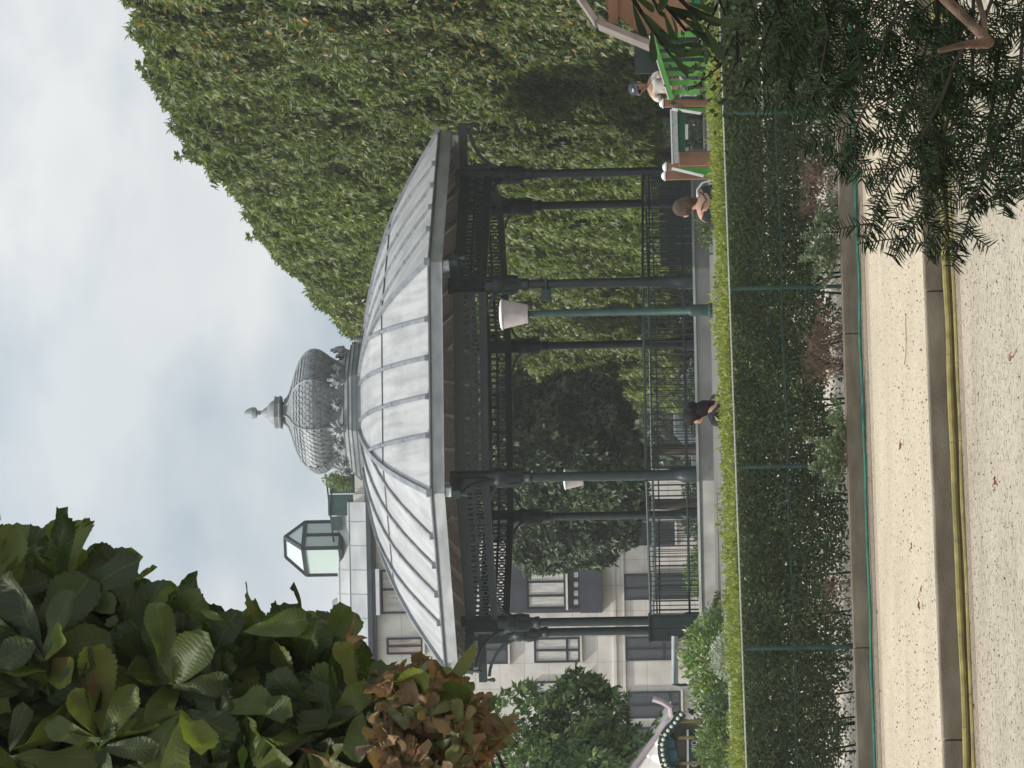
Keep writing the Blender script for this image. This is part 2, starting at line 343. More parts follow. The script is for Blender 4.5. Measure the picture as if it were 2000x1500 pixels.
M['lampglass'] = mat('opal_lamp_shade', (0.40, 0.355, 0.335), 0.35, col2=(0.50, 0.455, 0.435), scale=6)
M['hosegreen'] = mat('green_hose', (0.035, 0.18, 0.13), 0.65, var=0.25, scale=8)
M['hoseyellow'] = mat('yellow_hose', (0.27, 0.225, 0.075), 0.7, var=0.25, scale=9)
M['bark'] = mat('bark', (0.06, 0.048, 0.038), 0.95, col2=(0.13, 0.105, 0.08), scale=6, stretch=(1, 1, 0.25), bump=0.8)
M['yewbark'] = mat('yew_bark', (0.06, 0.037, 0.024), 0.95, col2=(0.15, 0.09, 0.058), scale=22, stretch=(1, 1, 1), bump=0.7)
M['twig'] = mat('dry_twig', (0.24, 0.16, 0.11), 0.9, var=0.3)
M['darktwig'] = mat('dark_twig', (0.018, 0.014, 0.011), 0.95, spec=.1, var=0.3)
M['dryleaf'] = mat('dry_leaf_brown', (0.20, 0.07, 0.03), 0.8, col2=(0.34, 0.13, 0.06), scale=30)
lm = leafmat
M['lime'] = lm('clipped_row_leaf', [(0, (0.080, 0.106, 0.035)), (0.5, (0.119, 0.152, 0.045)), (0.84, (0.167, 0.202, 0.050)), (0.95, (0.227, 0.265, 0.058)), (1, (0.270, 0.239, 0.058))], 0.36, 0.032, 0.5)
M['limebright'] = lm('clipped_row_sunlit_leaf', [(0, (0.088, 0.118, 0.037)), (0.5, (0.139, 0.170, 0.043)), (0.84, (0.214, 0.240, 0.051)), (1, (0.315, 0.300, 0.061))], 0.36, 0.05, 0.5)  # sunlight on these crowns is put into a brighter leaf colour
M['limeyellow'] = lm('clipped_row_autumn_leaf', [(0, (0.068, 0.093, 0.033)), (0.55, (0.107, 0.134, 0.043)), (0.90, (0.169, 0.189, 0.054)), (0.955, (0.285, 0.202, 0.059)), (1, (0.545, 0.252, 0.069))], 0.36, 0.032, 0.5)
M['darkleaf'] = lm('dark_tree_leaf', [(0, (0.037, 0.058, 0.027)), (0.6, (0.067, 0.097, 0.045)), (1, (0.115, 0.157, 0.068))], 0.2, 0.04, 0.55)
M['backleaf'] = lm('far_leaf', [(0, (0.03, 0.045, 0.022)), (0.6, (0.05, 0.07, 0.03)), (1, (0.13, 0.16, 0.04))], 0.3, 0.03, 0.6)
M['chestnut'] = lm('chestnut_leaf', [(0, (0.033, 0.050, 0.018)), (0.5, (0.060, 0.087, 0.024)), (0.8, (0.104, 0.137, 0.029)), (1, (0.164, 0.186, 0.034))], 0.36, 0.02, 0.5, spot=((0.14, 0.075, 0.035), 5.0, 0.66), veins=True)
M['brownleaf'] = lm('withered_chestnut_leaf', [(0, (0.094, 0.057, 0.029)), (0.35, (0.177, 0.103, 0.049)), (0.62, (0.260, 0.144, 0.063)), (0.72, (0.118, 0.127, 0.044)), (0.95, (0.083, 0.103, 0.040)), (1, (0.330, 0.196, 0.059))], 0.22, 0.03, 0.6, veins=True)
M['acerleaf'] = lm('left_tree_leaf', [(0, (0.052, 0.092, 0.029)), (0.6, (0.086, 0.138, 0.040)), (1, (0.172, 0.230, 0.057))], 0.3, 0.04, 0.5)
M['hedgeleaf'] = lm('hedge_leaf', [(0, (0.054, 0.077, 0.028)), (0.65, (0.093, 0.126, 0.040)), (0.95, (0.156, 0.192, 0.049)), (1, (0.239, 0.255, 0.049))], 0.28, 0.025, 0.6)
M['shoot'] = lm('hedge_top_shoot', [(0, (0.110, 0.135, 0.033)), (0.6, (0.200, 0.218, 0.048)), (0.97, (0.331, 0.320, 0.081)), (1, (0.450, 0.194, 0.076))], 0.4, 0.03, 0.6)
M['grass'] = lm('terrace_grass', [(0, (0.076, 0.114, 0.024)), (0.6, (0.142, 0.180, 0.033)), (1, (0.266, 0.285, 0.057))], 0.4, 0.03, 0.6)
M['shrubleaf'] = lm('bright_shrub_leaf', [(0, (0.07, 0.12, 0.03)), (0.6, (0.13, 0.20, 0.05)), (1, (0.34, 0.40, 0.12))], 0.35, 0.04, 0.5)
M['greyleaf'] = lm('grey_shrub_leaf', [(0, (0.16, 0.18, 0.15)), (0.6, (0.30, 0.33, 0.28)), (1, (0.5, 0.52, 0.47))], 0.3, 0.05, 0.5)
M['briarleaf'] = lm('briar_leaf', [(0, (0.055, 0.095, 0.035)), (0.6, (0.09, 0.14, 0.05)), (1, (0.14, 0.18, 0.06))], 0.3, 0.04, 0.5)
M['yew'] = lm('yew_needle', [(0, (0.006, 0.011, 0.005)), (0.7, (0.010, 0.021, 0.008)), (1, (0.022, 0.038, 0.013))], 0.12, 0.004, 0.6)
M['laurel'] = lm('laurel_leaf', [(0, (0.018, 0.030, 0.012)), (0.6, (0.030, 0.046, 0.018)), (1, (0.05, 0.07, 0.025))], 0.15, 0.015, 0.5)

# ================================================================ GROUND
# one profile across the garden, swept along the kerbs (garden frame)
KV2 = -9.55      # front of the lower kerb
def strip(name, prof, mt, u0=-250, u1=250, nu=2, kind='structure', jit=0.0):
    us = np.linspace(u0, u1, nu); V = []; F = []
    for (v, z) in prof:
        for u in us: V.append(G(u, v, z + (noise.noise(Vector((u * .5, v * .5, 0))) * jit if jit else 0)))
    n = len(us)
    for i in range(len(prof) - 1):
        for j in range(n - 1): F.append((i*n+j, i*n+j+1, (i+1)*n+j+1, (i+1)*n+j))
    m = MB(); m.add(V, F); o = m.build(name, mt); o['kind'] = kind; return o
strip('ground', [(-80, -0.36), (-9.4, -0.36), (-9.3, -0.08), (-0.1, -0.08), (0.2, 0.16), (1.5, 0.16), (3.3, 0.9), (4.2, 1.26), (8, 1.36), (22, 1.50), (40, 1.52), (70, 1.22), (110, 1.2), (280, 1.2)], M['soil'], -220, 220)
strip('lower_path', [(-80, -0.23), (-20, -0.23), (KV2 - .3, -0.232), (KV2, -0.215)], M['sand2'], -60, 60)
strip('path', [(KV2 + 0.16, 0.0), (-5, 0.004), (-0.5, 0.01), (-0.18, 0.02), (0.0, 0.045)], M['sand'], -60, 60)
strip('sand_slope', [(0.30, 0.20), (1.5, 0.20), (3.3, 0.96), (4.2, 1.30)], M['slope'], -30, 30)
strip('terrace', [(7.0, 1.385), (8, 1.40), (22, 1.535), (40, 1.555), (46, 1.545)], M['terrace'], -60, 60)

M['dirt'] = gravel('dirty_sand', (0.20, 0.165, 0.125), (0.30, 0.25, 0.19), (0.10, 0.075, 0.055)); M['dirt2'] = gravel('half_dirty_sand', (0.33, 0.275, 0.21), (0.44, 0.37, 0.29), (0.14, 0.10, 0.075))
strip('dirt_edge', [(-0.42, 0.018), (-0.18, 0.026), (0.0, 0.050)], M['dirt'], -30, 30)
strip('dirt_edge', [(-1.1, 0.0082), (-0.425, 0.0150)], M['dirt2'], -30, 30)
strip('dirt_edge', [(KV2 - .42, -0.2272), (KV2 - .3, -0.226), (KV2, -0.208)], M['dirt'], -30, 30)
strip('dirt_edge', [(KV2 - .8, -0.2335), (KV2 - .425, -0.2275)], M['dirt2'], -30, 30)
def pebbles(name, n, v0, v1, zf, smax, seed, cols):
    g = np.random.default_rng(seed); v = g.uniform(v0, v1, n); u = g.uniform(-6.5, 7.5, n); sz = smax * (0.18 + 0.82 * g.random(n) ** 3.2)
    O = np.array([(1,0,0),(0,1,0),(-1,0,0),(0,-1,0),(0,0,.75),(0,0,-.4)]); Fo = np.array([(0,1,4),(1,2,4),(2,3,4),(3,0,4),(1,0,5),(2,1,5),(3,2,5),(0,3,5)])
    C = np.stack([u * GC - v * GS, 37.6 + u * GS + v * GC, zf(v)], 1); J = O[None] * sz[:, None, None] * g.uniform(.55, 1.3, (n, 6, 3)); a = g.uniform(0, 6.28, n); ca, sa = np.cos(a)[:, None], np.sin(a)[:, None]
    X = J[:, :, 0] * ca - J[:, :, 1] * sa; Y = J[:, :, 0] * sa + J[:, :, 1] * ca; V = np.stack([X, Y, J[:, :, 2]], 2) + C[:, None, :]
    m_ = leafmat(name + '_stone', cols, 0.0, 0.01, 0.7); o = np_mesh(name, V.reshape(-1, 3), (Fo[None] + (np.arange(n) * 6)[:, None, None]).reshape(-1, 3), m_); o['kind'] = 'stuff'
PEB = [(0, (0.12, 0.09, 0.07)), (0.25, (0.24, 0.19, 0.15)), (0.6, (0.40, 0.34, 0.27)), (1, (0.60, 0.53, 0.44))]
pebbles('gravel', 9000, KV2 + .2, -0.3, lambda v: 0.006 + 0 * v, 0.014, 51, PEB)
pebbles('gravel', 14000, -18.5, KV2 - .35, lambda v: -0.228 + 0 * v, 0.012, 52, PEB)
def kerb(name, v0, v1, z0, z1, label, length, u0, u1):
    root = empty(name, G(0, v0, z0), GA, label, 'kerb')
    u = u0
    while u < u1:
        m = MB(); m.box(u + 0.004, 0, 0, u + length - 0.004, v1 - v0, z1 - z0)
        o = m.build('kerb_stone', M['concrete'], root, bevel=0.012); u += length
    return root
ksl = 3.55
kerb('kerb', KV2, KV2 + 0.16, -0.26, 0.012, 'dirty grey stone kerb between the two levels of pale path, behind the yellow hoses', ksl, uAt(575, KV2) - 4 * ksl, 12)
kerb('kerb', 0.0, 0.22, -0.06, 0.245, 'dark concrete kerb at the foot of the chain-link fence, behind the green hose', 3.4, uAt(1268, 0) - 3 * 3.4, 12)

def hose(name, label, y_x, vfun, zfun, r, mt, knots=0, seed=1):
    rr = random.Random(seed); m = MB(); pts = []; rs = []
    u0, u1 = uAt(1600, vfun(0)), uAt(-60, vfun(0)); n = 150
    for i in range(n):
        u = u0 + (u1 - u0) * i / (n - 1)
        v = vfun(u) + 0.030 * noise.noise(Vector((u * 1.1, seed, 0))); z = zfun(u) + 0.012 * noise.noise(Vector((u * 1.4, seed, 5)))
        pts.append(G(u, v, z)); rs.append(r)
    m.tube(pts, rs, 8)
    o = m.build(name, mt, None, True); setp(o, label, 'hose')
    if knots:
        u = u0; k0 = None
        while u < u1:
            u += rr.uniform(0.45, 0.8)
            v = vfun(u) + 0.030 * noise.noise(Vector((u * 1.1, seed, 0))); z = zfun(u) + 0.012 * noise.noise(Vector((u * 1.4, seed, 5)))
            if k0 is None: k0 = MB().tube([(-.008, 0, 0), (-.004, 0, 0), (.004, 0, 0), (.008, 0, 0)], [r * .9, r * 1.10, r * 1.10, r * .9], 8).build('joint_band', M['concrete'], o); ko = k0
            else: ko = k0.copy(); link(ko, o)
            ko.location = G(u, v, z); ko.rotation_euler = (0, 0, GA)
    return o
hose('garden_hose', 'thin green hose running along the foot of the fence kerb', 0, lambda u: -0.06, lambda u: 0.068, 0.015, M['hosegreen'], 0, 3)
hose('watering_hose', 'thick yellow banded hose pressed against the lower kerb stone', 0, lambda u: KV2 - 0.045 , lambda u: -0.146 + 0.002 * u, 0.026, M['hoseyellow'], 1, 5)
hose('watering_hose', 'thinner yellow hose lying on the lower path just in front of the thick one', 0, lambda u: KV2 - 0.115, lambda u: -0.208, 0.018, M['hoseyellow'], 1, 9)

# dry leaves and twigs on the paths
def on_path(y, x, low=True):
    # intersect pixel ray with the flat path level
    z = -0.228 if low else 0.006
    d = P(y, x, 1.0) - EYE; t = (z - H_EYE) / d.z; return EYE + d * t
def dry_leaf(y, x, low, s, label, seed):
    rr = random.Random(seed); p = on_path(y, x, low); m = MB(); n = 9; pts = []
    for i in range(n):
        a = 2 * math.pi * i / n; rad = s * (0.62 + 0.38 * math.cos(a) ** 2) * rr.uniform(0.7, 1.15)
        pts.append(Vector((rad * math.cos(a), 0.5 * rad * math.sin(a), 0.3 * s * rr.random() + 0.25 * s * abs(math.sin(a)))))
    c = Vector((0, 0, 0.01)); ring2 = [q * 0.5 + Vector((0, 0, -0.02 * s)) for q in pts]
    m.add([c] + ring2 + pts, [(0, 1 + i, 1 + (i+1) % n) for i in range(n)] + [(1 + i, 1 + n + i, 1 + n + (i+1) % n, 1 + (i+1) % n) for i in range(n)])
    m.tube([Vector((0.5 * s, 0, 0.015)), Vector((1.15 * s, 0.1 * s, 0.03)), Vector((1.5 * s, 0.3 * s, 0.01))], 0.003, 4)
    o = m.build('dry_leaf', M['dryleaf']); o.location = p + Vector((0, 0, 0.008)); o.rotation_euler = (0, 0, rr.uniform(0, 6.28))
    setp(o, label, 'leaf', 'dead leaves on the paths')
for i, (y, x, low, s, lab) in enumerate([
    (870, 1764, 0, 0.075, 'largest curled brown leaf lying in the middle of the upper path'),
    (1183, 1800, 0, 0.06, 'dark red-brown curled leaf on the upper path with a crumpled tail'),
    (1150, 1803, 0, 0.035, 'thin brown leaf shred trailing beside the dark red-brown curled leaf'),
    (1066, 1784, 0, 0.035, 'small dark brown leaf scrap near the front edge of the upper path'),
    (1350, 1722, 0, 0.03, 'small torn orange-brown leaf near the green hose'),
    (1480, 1720, 0, 0.04, 'small red-brown leaf by the green hose in the bottom corner of the photo'),
    (700, 1980, 1, 0.05, 'ragged orange-brown leaf on the coarse lower path'),
    (937, 1948, 1, 0.045, 'blackish narrow leaf alone on the coarse lower path'),
    (785, 1862, 1, 0.05, 'brown leaf caught against the outer yellow hose'),
    (1310, 1890, 1, 0.07, 'biggest brown leaf of the clump beyond the outer yellow hose'),
    (1335, 1897, 1, 0.05, 'pale cracked leaf in the clump beyond the outer yellow hose'),
    (1350, 1902, 1, 0.045, 'reddish leaf at the end of the clump beyond the outer yellow hose'),
    (1380, 1905, 1, 0.03, 'tiny red-brown leaf scrap just past the leaf clump'),
    (1195, 1716, 0, 0.03, 'small black curled leaf beside the green hose')]):
    dry_leaf(y, x, low, s, lab, i)
def ground_twig(ys, low, label, r=0.004):
    m = MB(); m.tube([on_path(y, x, low) + Vector((0, 0, 0.008)) for y, x in ys], r, 5); o = m.build('twig', M['twig']); setp(o, label, 'twig')
ground_twig([(615, 1771), (640, 1771), (668, 1772), (690, 1771), (712, 1768)], 0, 'thin straight dry twig lying on the upper path')
ground_twig([(1050, 1697), (1075, 1705), (1100, 1708), (1140, 1708), (1180, 1711)], 0, 'thin bent dry twig lying close to the green hose')

# ================================================================ FENCE AND HEDGE
FT = lambda u: 1.425 + 0.012 * u       # height of the top wire
fence = empty('chain_link_fence', G(0, 0.1, 0.245), 0, 'green chain-link fence on posts in front of the dark hedge', 'fence')
def FB(name, m, mt, par=fence, **k):
    o = m.build(name, mt, par, **k); o.matrix_parent_inverse = Matrix.Translation(-Vector(par.location)); return o
for y in (-120, 218, 561, 910, 1265, 1610):
    u = uAt(y, 0.1); m = MB(); m.tube([G(u, 0.12, 0.24), G(u, 0.12, FT(u) + 0.015)], 0.023, 10)
    FB('post', m, M['fencegreen'], smooth=True)
m = MB(); m.tube([G(u, 0.085, FT(u)) for u in np.linspace(-6, 6, 40)], 0.009, 6); FB('top_wire', m, M['rail'])
m = MB(); m.tube([G(u, 0.085, 0.875 + 0.006 * u + 0.008 * math.sin(u * 3)) for u in np.linspace(-6, 6, 60)], 0.008, 6); FB('middle_wire', m, M['fencegreen'])
m = MB(); pitch = 0.062; h0, h1 = 0.26, 1.42
for sgn in (1, -1):
    u = -6.0
    while u < 6.0:
        a = (u, h0); b = (u + sgn * (h1 - h0) * 0.8, h1 + 0.012 * u)
        m.tube([G(a[0], 0.075 + .004 * sgn, a[1]), G(b[0], 0.075 + .004 * sgn, b[1])], 0.0014, 3, False); u += pitch * 0.8
FB('wire_mesh', m, M['fencegreen'])

def nz3(p, s, o=0): return np.array([noise.noise(Vector((q[0] * s + o, q[1] * s, q[2] * s))) for q in p])
hedge = empty('clipped_hedge', G(0, 1.0, 0.2), 0, 'long dark green clipped hedge with bright yellow-green shoots on top, behind the chain-link fence', 'hedge')
def fixp(o, par): o.matrix_parent_inverse = Matrix.Translation(-Vector(par.location)); return o
N = 150000
u = rng.uniform(-5.6, 5.6, N); z = 0.20 + 1.22 * rng.beta(1.5, 1.0, N); face = rng.random(N)
v = np.where(face < .60, 0.25 + np.abs(rng.normal(0, 0.16, N)), rng.uniform(0.3, 1.6, N))
uvz = np.stack([u, v, z], 1); nn_ = nz3(uvz, 2.2)
v = v + 0.16 * (1 + nn_) - 0.1
# thin out the foot of the hedge in patches
thin = nz3(np.stack([u, u * 0, z * .6], 1), 1.7, 9)
keep = (z > 0.36 + 0.30 * thin + .12 * nz3(np.stack([u, u * 0, z], 1), 6, 2)) | (rng.random(N) < 0.10 + 0.5 * (thin < -.12))
u, v, z = u[keep], v[keep], z[keep]; n_ = len(u)
C = np.stack([u * GC - v * GS, 37.6 + u * GS + v * GC, z + 0.012 * u * (z > 1)], 1)
Nn = unit(np.stack([rng.normal(0, .5, n_), -1 + rng.normal(0, .5, n_), rng.normal(0.3, .5, n_)], 1))
Dd = unit(np.stack([rng.normal(0, 1, n_), rng.normal(-.4, .4, n_), rng.normal(0, .8, n_)], 1))
fixp(leaves('foliage', C, Dd, Nn, rng.uniform(0.03, 0.055, n_), 0.55, M['hedgeleaf'], hedge), hedge)
# bright shoots on the clipped top
N = 36000
u = rng.uniform(-5.6, 5.6, N); v = 0.22 + 1.5 * rng.random(N); hh = 0.11 + 0.08 * nz3(np.stack([u, v, u * 0], 1), 1.3, 3) + 0.06 * nz3(np.stack([u, v, u * 0], 1), 5.0, 7)
z = 1.405 + 0.012 * u + 0.03 * nz3(np.stack([u, v, u * 0], 1), .8, 11) + np.maximum(0.01, hh) * rng.random(N) * (0.6 + 0.45 * v)
C = np.stack([u * GC - v * GS, 37.6 + u * GS + v * GC, z], 1)
Dd = unit(np.stack([rng.normal(0, .6, N), rng.normal(0, .5, N), rng.uniform(0.2, 1.2, N)], 1)); Nn = unit(rng.normal(0, 1, (N, 3)))
fixp(leaves('top_shoots', C, Dd, Nn, rng.uniform(0.03, 0.075, N), 0.35, M['shoot'], hedge), hedge)
rr = random.Random(4)
for i in range(60):
    u_ = rr.uniform(-5.5, 5.5); v_ = rr.uniform(0.5, 1.2); p = G(u_, v_, 0.2); q = G(u_ + rr.uniform(-.15, .15), v_ + rr.uniform(-.1, .1), 0.75 + rr.uniform(0, .3))
    m = MB(); m.tube([p, (p + q) / 2 + Vector((rr.uniform(-.04, .04), 0, 0)), q], [0.013, 0.009, 0.005], 5)
    for k in range(3):
        s_ = p.lerp(q, rr.uniform(.2, .8)); m.tube([s_, s_ + Vector((rr.uniform(-.22, .22), rr.uniform(-.15, .1), rr.uniform(.05, .25)))], [.005, .002], 4)
    fixp(m.build('stem', M['darktwig'], hedge), hedge)

# grass on the terrace edge
N = 24000
u = rng.uniform(-7, 7, N); v = rng.uniform(3.6, 7.4, N) - 0.5 * np.abs(nz3(np.stack([u, u*0, u*0], 1), .7)); z = np.interp(v, [3.3, 4.2, 8], [0.96, 1.30, 1.40])
C = np.stack([u * GC - v * GS, 37.6 + u * GS + v * GC, z], 1)
Dd = unit(np.stack([rng.normal(0, .35, N), rng.normal(0, .35, N), np.ones(N)], 1)); Nn = unit(rng.normal(0, 1, (N, 3)))
o = leaves('grass', C, Dd, Nn, rng.uniform(0.05, 0.13, N), 0.13, M['grass']); o['kind'] = 'stuff'

# dry bushes and briars in the hedge foot (beside the fence kerb)
def dry_bush(y, w_, h_, label, n, seed):
    rr = random.Random(seed); u_ = uAt(y, 0.3); m = MB()
    def grow(p, d, l, r_, dep):
        q = p + d * l; m.tube([p, (p + q) / 2 + Vector((rr.uniform(-1, 1), 0, rr.uniform(-1, 1))) * l * .08, q], [r_, r_ * .8, r_ * .6], 4, False)
        if dep:
            for _ in range(3):
                d2 = (d + Vector((rr.uniform(-.9, .9), rr.uniform(-.35, .35), rr.uniform(-.3, .6)))).normalized(); grow(q, d2, l * .62, r_ * .6, dep - 1)
    for i in range(n):
        p = G(u_ + rr.uniform(-w_, w_) * .6, 0.22 + rr.uniform(0, .12), 0.24); d = Vector((rr.uniform(-.9, .9), rr.uniform(-.25, .05), 1)).normalized()
        grow(p, d, h_ * rr.uniform(.28, .55), 0.007, 3)
    o = m.build('dry_bush', M['twig']); setp(o, label, 'dry bush')
dry_bush(700, 0.42, 0.42, 'leafless brown dry bush growing through the middle of the fence foot', 44, 1)
dry_bush(640, 0.25, 0.30, 'small dry brown bush beside the larger leafless one', 22, 2)
dry_bush(372, 0.30, 0.42, 'brown dry bush at the fence foot next to the yew branches', 30, 3)
dry_bush(1160, 0.30, 0.30, 'low sparse dry bush at the fence foot on the kerb', 18, 6)
def briar(y, h_, label, n, seed, mt='briarleaf'):
    rr = random.Random(seed); u_ = uAt(y, 0.2); root = empty('leafy_shrub', G(u_, 0.05, 0.245), 0, label, 'shrub')
    m = MB(); c, d, nn2, ll = [], [], [], []
    for i in range(n):
        a = Vector((rr.uniform(-.12, .12), 0.0, 0)); dr = Vector((rr.uniform(-.8, .8), rr.uniform(-.35, .0), rr.uniform(.35, 1))).normalized(); L_ = h_ * rr.uniform(.5, 1)
        pts = [a + dr * L_ * t + Vector((0, 0, -0.12 * t * t * L_)) for t in (0, .33, .66, 1)]; m.tube(pts, [.005, .004, .003, .002], 4)
        for t in np.linspace(.25, 1, 6):
            p = pts[0].lerp(pts[3], t); p.z -= 0.0
            ax = (pts[3] - pts[0]).normalized(); sdv = ax.cross(Vector((0, -1, 0))).normalized()
            sub = (ax + Vector((rr.uniform(-.5, .5), rr.uniform(-.4, 0), rr.uniform(-.4, .2)))).normalized()
            for k in range(4):
                for s_ in (-1, 1):
                    b = p + sub * 0.026 * k; c.append(b); d.append(sub * .5 + sub.cross(Vector((0, -1, 0))).normalized() * s_); nn2.append(Vector((rr.uniform(-.3, .3), -1, rr.uniform(.2, 1)))); ll.append(rr.uniform(.03, .05))
    m.build('stem', M['twig'], root); leaves('foliage', np.array(c), np.array(d), np.array(nn2), ll, 0.55, M[mt], root)
briar(905, 0.48, 'light green pinnate-leaved bramble poking through the fence just above the kerb', 16, 2)
briar(850, 0.30, 'smaller pinnate-leaved bramble next to the light green one', 9, 4)
briar(505, 0.48, 'pale green leafy shrub between the yew tips and the hanging fence post', 16, 5)
briar(450, 0.32, 'low dark leafy shrub under the yew tips at the fence kerb', 10, 8)

# ================================================================ BANDSTAND KIOSK
KX, KY, KR, KA = -0.46, 68.5, 4.60, R(7.0)
kiosk = empty('bandstand_kiosk', (KX, KY, 0), KA, 'octagonal iron bandstand with grey zinc roof and scale-tiled onion cupola', 'bandstand')
ANG = [R(22.5 + 45 * k) for k in range(8)]
def oct_corner(r, k): a = ANG[k % 8]; return Vector((r * math.cos(a), r * math.sin(a), 0))
# plinth
m = MB(); m.lathe([(5.02, 1.50), (5.02, 1.80), (4.95, 1.80)], 8, a0=ANG[0]); m.build('plinth', M['stone'], kiosk)
m = MB(); m.lathe([(5.07, 1.802), (5.07, 1.845), (0.3, 1.85)], 8, a0=ANG[0]); m.build('floor_edge', M['fascia'], kiosk)
# columns: one mesh copied
def column_mesh():
    m = MB()
    m.lathe([(.15, 1.85), (.15, 2.10), (.12, 2.14), (.105, 2.26), (.10, 2.32), (.088, 2.4), (.082, 4.82), (.115, 4.84), (.115, 4.90), (.10, 4.92), (.10, 5.0), (.125, 5.03), (.12, 5.09), (.14, 5.12), (.14, 5.2), (.165, 5.24), (.16, 5.33), (.18, 5.37), (.18, 5.46), (.15, 5.5), (.15, 5.62)], 14)
    for k in range(8):      # acanthus leaf tips round the capital
        a = 2 * math.pi * k / 8; c = Vector((math.cos(a), math.sin(a), 0)); t = Vector((-math.sin(a), math.cos(a), 0))
        m.add([c * .15 + t * .05 + Vector((0, 0, 5.02)), c * .15 - t * .05 + Vector((0, 0, 5.02)), c * .165 - t * .05 + Vector((0, 0, 5.28)), c * .165 + t * .05 + Vector((0, 0, 5.28)), c * .215 + Vector((0, 0, 5.30)), c * .20 + Vector((0, 0, 5.24))],
              [(0, 1, 2, 3), (3, 2, 4), (4, 5, 1), (4, 5, 0), (0, 5, 1)])
    m.box(-.11, -.11, 5.62, .11, .11, 6.30)
    return m
col0 = None
for k in range(8):
    c = oct_corner(KR, k)
    if col0 is None: col0 = column_mesh().build('column', M['iron'], kiosk, smooth=True); o = col0
    else: o = col0.copy(); link(o, kiosk)
    o.location = c; o.rotation_euler = (0, 0, ANG[k])
# frieze panels between columns
def side_frame(k, r):
    a = oct_corner(r, k); b = oct_corner(r, k + 1); return a, b
S_ = 2 * KR * math.sin(R(22.5))
def frieze_meshes():
    L_ = S_ / 2 - 0.13
    A = MB(); A.box(-L_, -.06, 6.02, L_, .06, 6.20); A.box(-L_, -.085, 6.16, L_, .085, 6.205)
    A.box(-L_, -.035, 5.875, L_, .035, 5.925)
    A.box(-L_, -.05, 5.60, L_, .05, 5.73); A.box(-L_, -.07, 5.70, L_, .07, 5.735)
    Bm = MB(); n = 13; st = 2 * L_ / n
    for i in range(n):
        x = -L_ + st * (i + .5)
        # ring between the bars
        seg = 12
        ro, ri = 0.073, 0.045
        vs = []; fs = []
        for j in range(seg):
            a = 2 * math.pi * j / seg
            for rr_ in (ro, ri):
                for yy in (-.015, .015): vs.append((x + rr_ * math.cos(a), yy, 5.804 + rr_ * math.sin(a)))
        for j in range(seg):
            p, q = 4 * j, 4 * ((j + 1) % seg); fs += [(p, q, q + 1, p + 1), (p + 2, p + 3, q + 3, q + 2), (p, p + 2, q + 2, q), (p + 1, q + 1, q + 3, p + 3)]
        Bm.add(vs, fs); Bm.box(x + st / 2 - .012, -.018, 5.73, x + st / 2 + .012, .018, 6.02)
        Bm.box(x - .03, -.018, 5.925, x + .03, .018, 6.02)
    return A, Bm
A, Bm = frieze_meshes(); fa = fb = None
for k in range(8):
    a, b = side_frame(k, KR); mid = (a + b) / 2; rz = math.atan2((b - a).y, (b - a).x)
    if fa is None: fa = A.build('frieze', M['iron'], kiosk); fb = Bm.build('ring_band', M['iron2'], fa); o = fa
    else:
        o = fa.copy(); link(o, kiosk); o2 = fb.copy(); link(o2, o)
    o.location = mid; o.rotation_euler = (0, 0, rz)
# corner spandrels and eave brackets
def bracket_mesh():
    m = MB(); m.box(.13, -.07, 6.06, 1.0, .07, 6.22)                # arm
    m.box(.13, -.05, 5.62, .2, .05, 6.06)
    pts = [Vector((.12 + .86 * (1 - math.cos(t)), 0, 5.34 + .68 * math.sin(t))) for t in np.linspace(0.05, math.pi / 2 - .1, 9)]
    for a, b in zip(pts, pts[1:]): m.bar(a, b, .05, .06)
    m.lathe([(.02, 5.9), (.05, 5.93), (.02, 6.06)], 6, c=(.98, 0, 0))
    return m
br = None
for k in range(8):
    if br is None: br = bracket_mesh().build('eave_bracket', M['iron'], kiosk); o = br
    else: o = br.copy(); link(o, kiosk)
    o.location = oct_corner(KR, k); o.rotation_euler = (0, 0, ANG[k])
sp = None
def spandrel():
    m = MB()
    pts = [Vector((.10 + .42 * (1 - math.cos(t)), 0, 5.22 + .36 * math.sin(t))) for t in np.linspace(0.05, math.pi / 2, 7)]
    for a, b in zip(pts, pts[1:]): m.bar(a, b, .035, .04)
    return m
for k in range(8):
    for sg in (1, -1):
        a = oct_corner(KR, k); b = oct_corner(KR, k + sg); d = b - a
        if sp is None: sp = spandrel().build('spandrel', M['iron'], kiosk); o = sp
        else: o = sp.copy(); link(o, kiosk)
        o.location = a; o.rotation_euler = (0, 0, math.atan2(d.y, d.x))
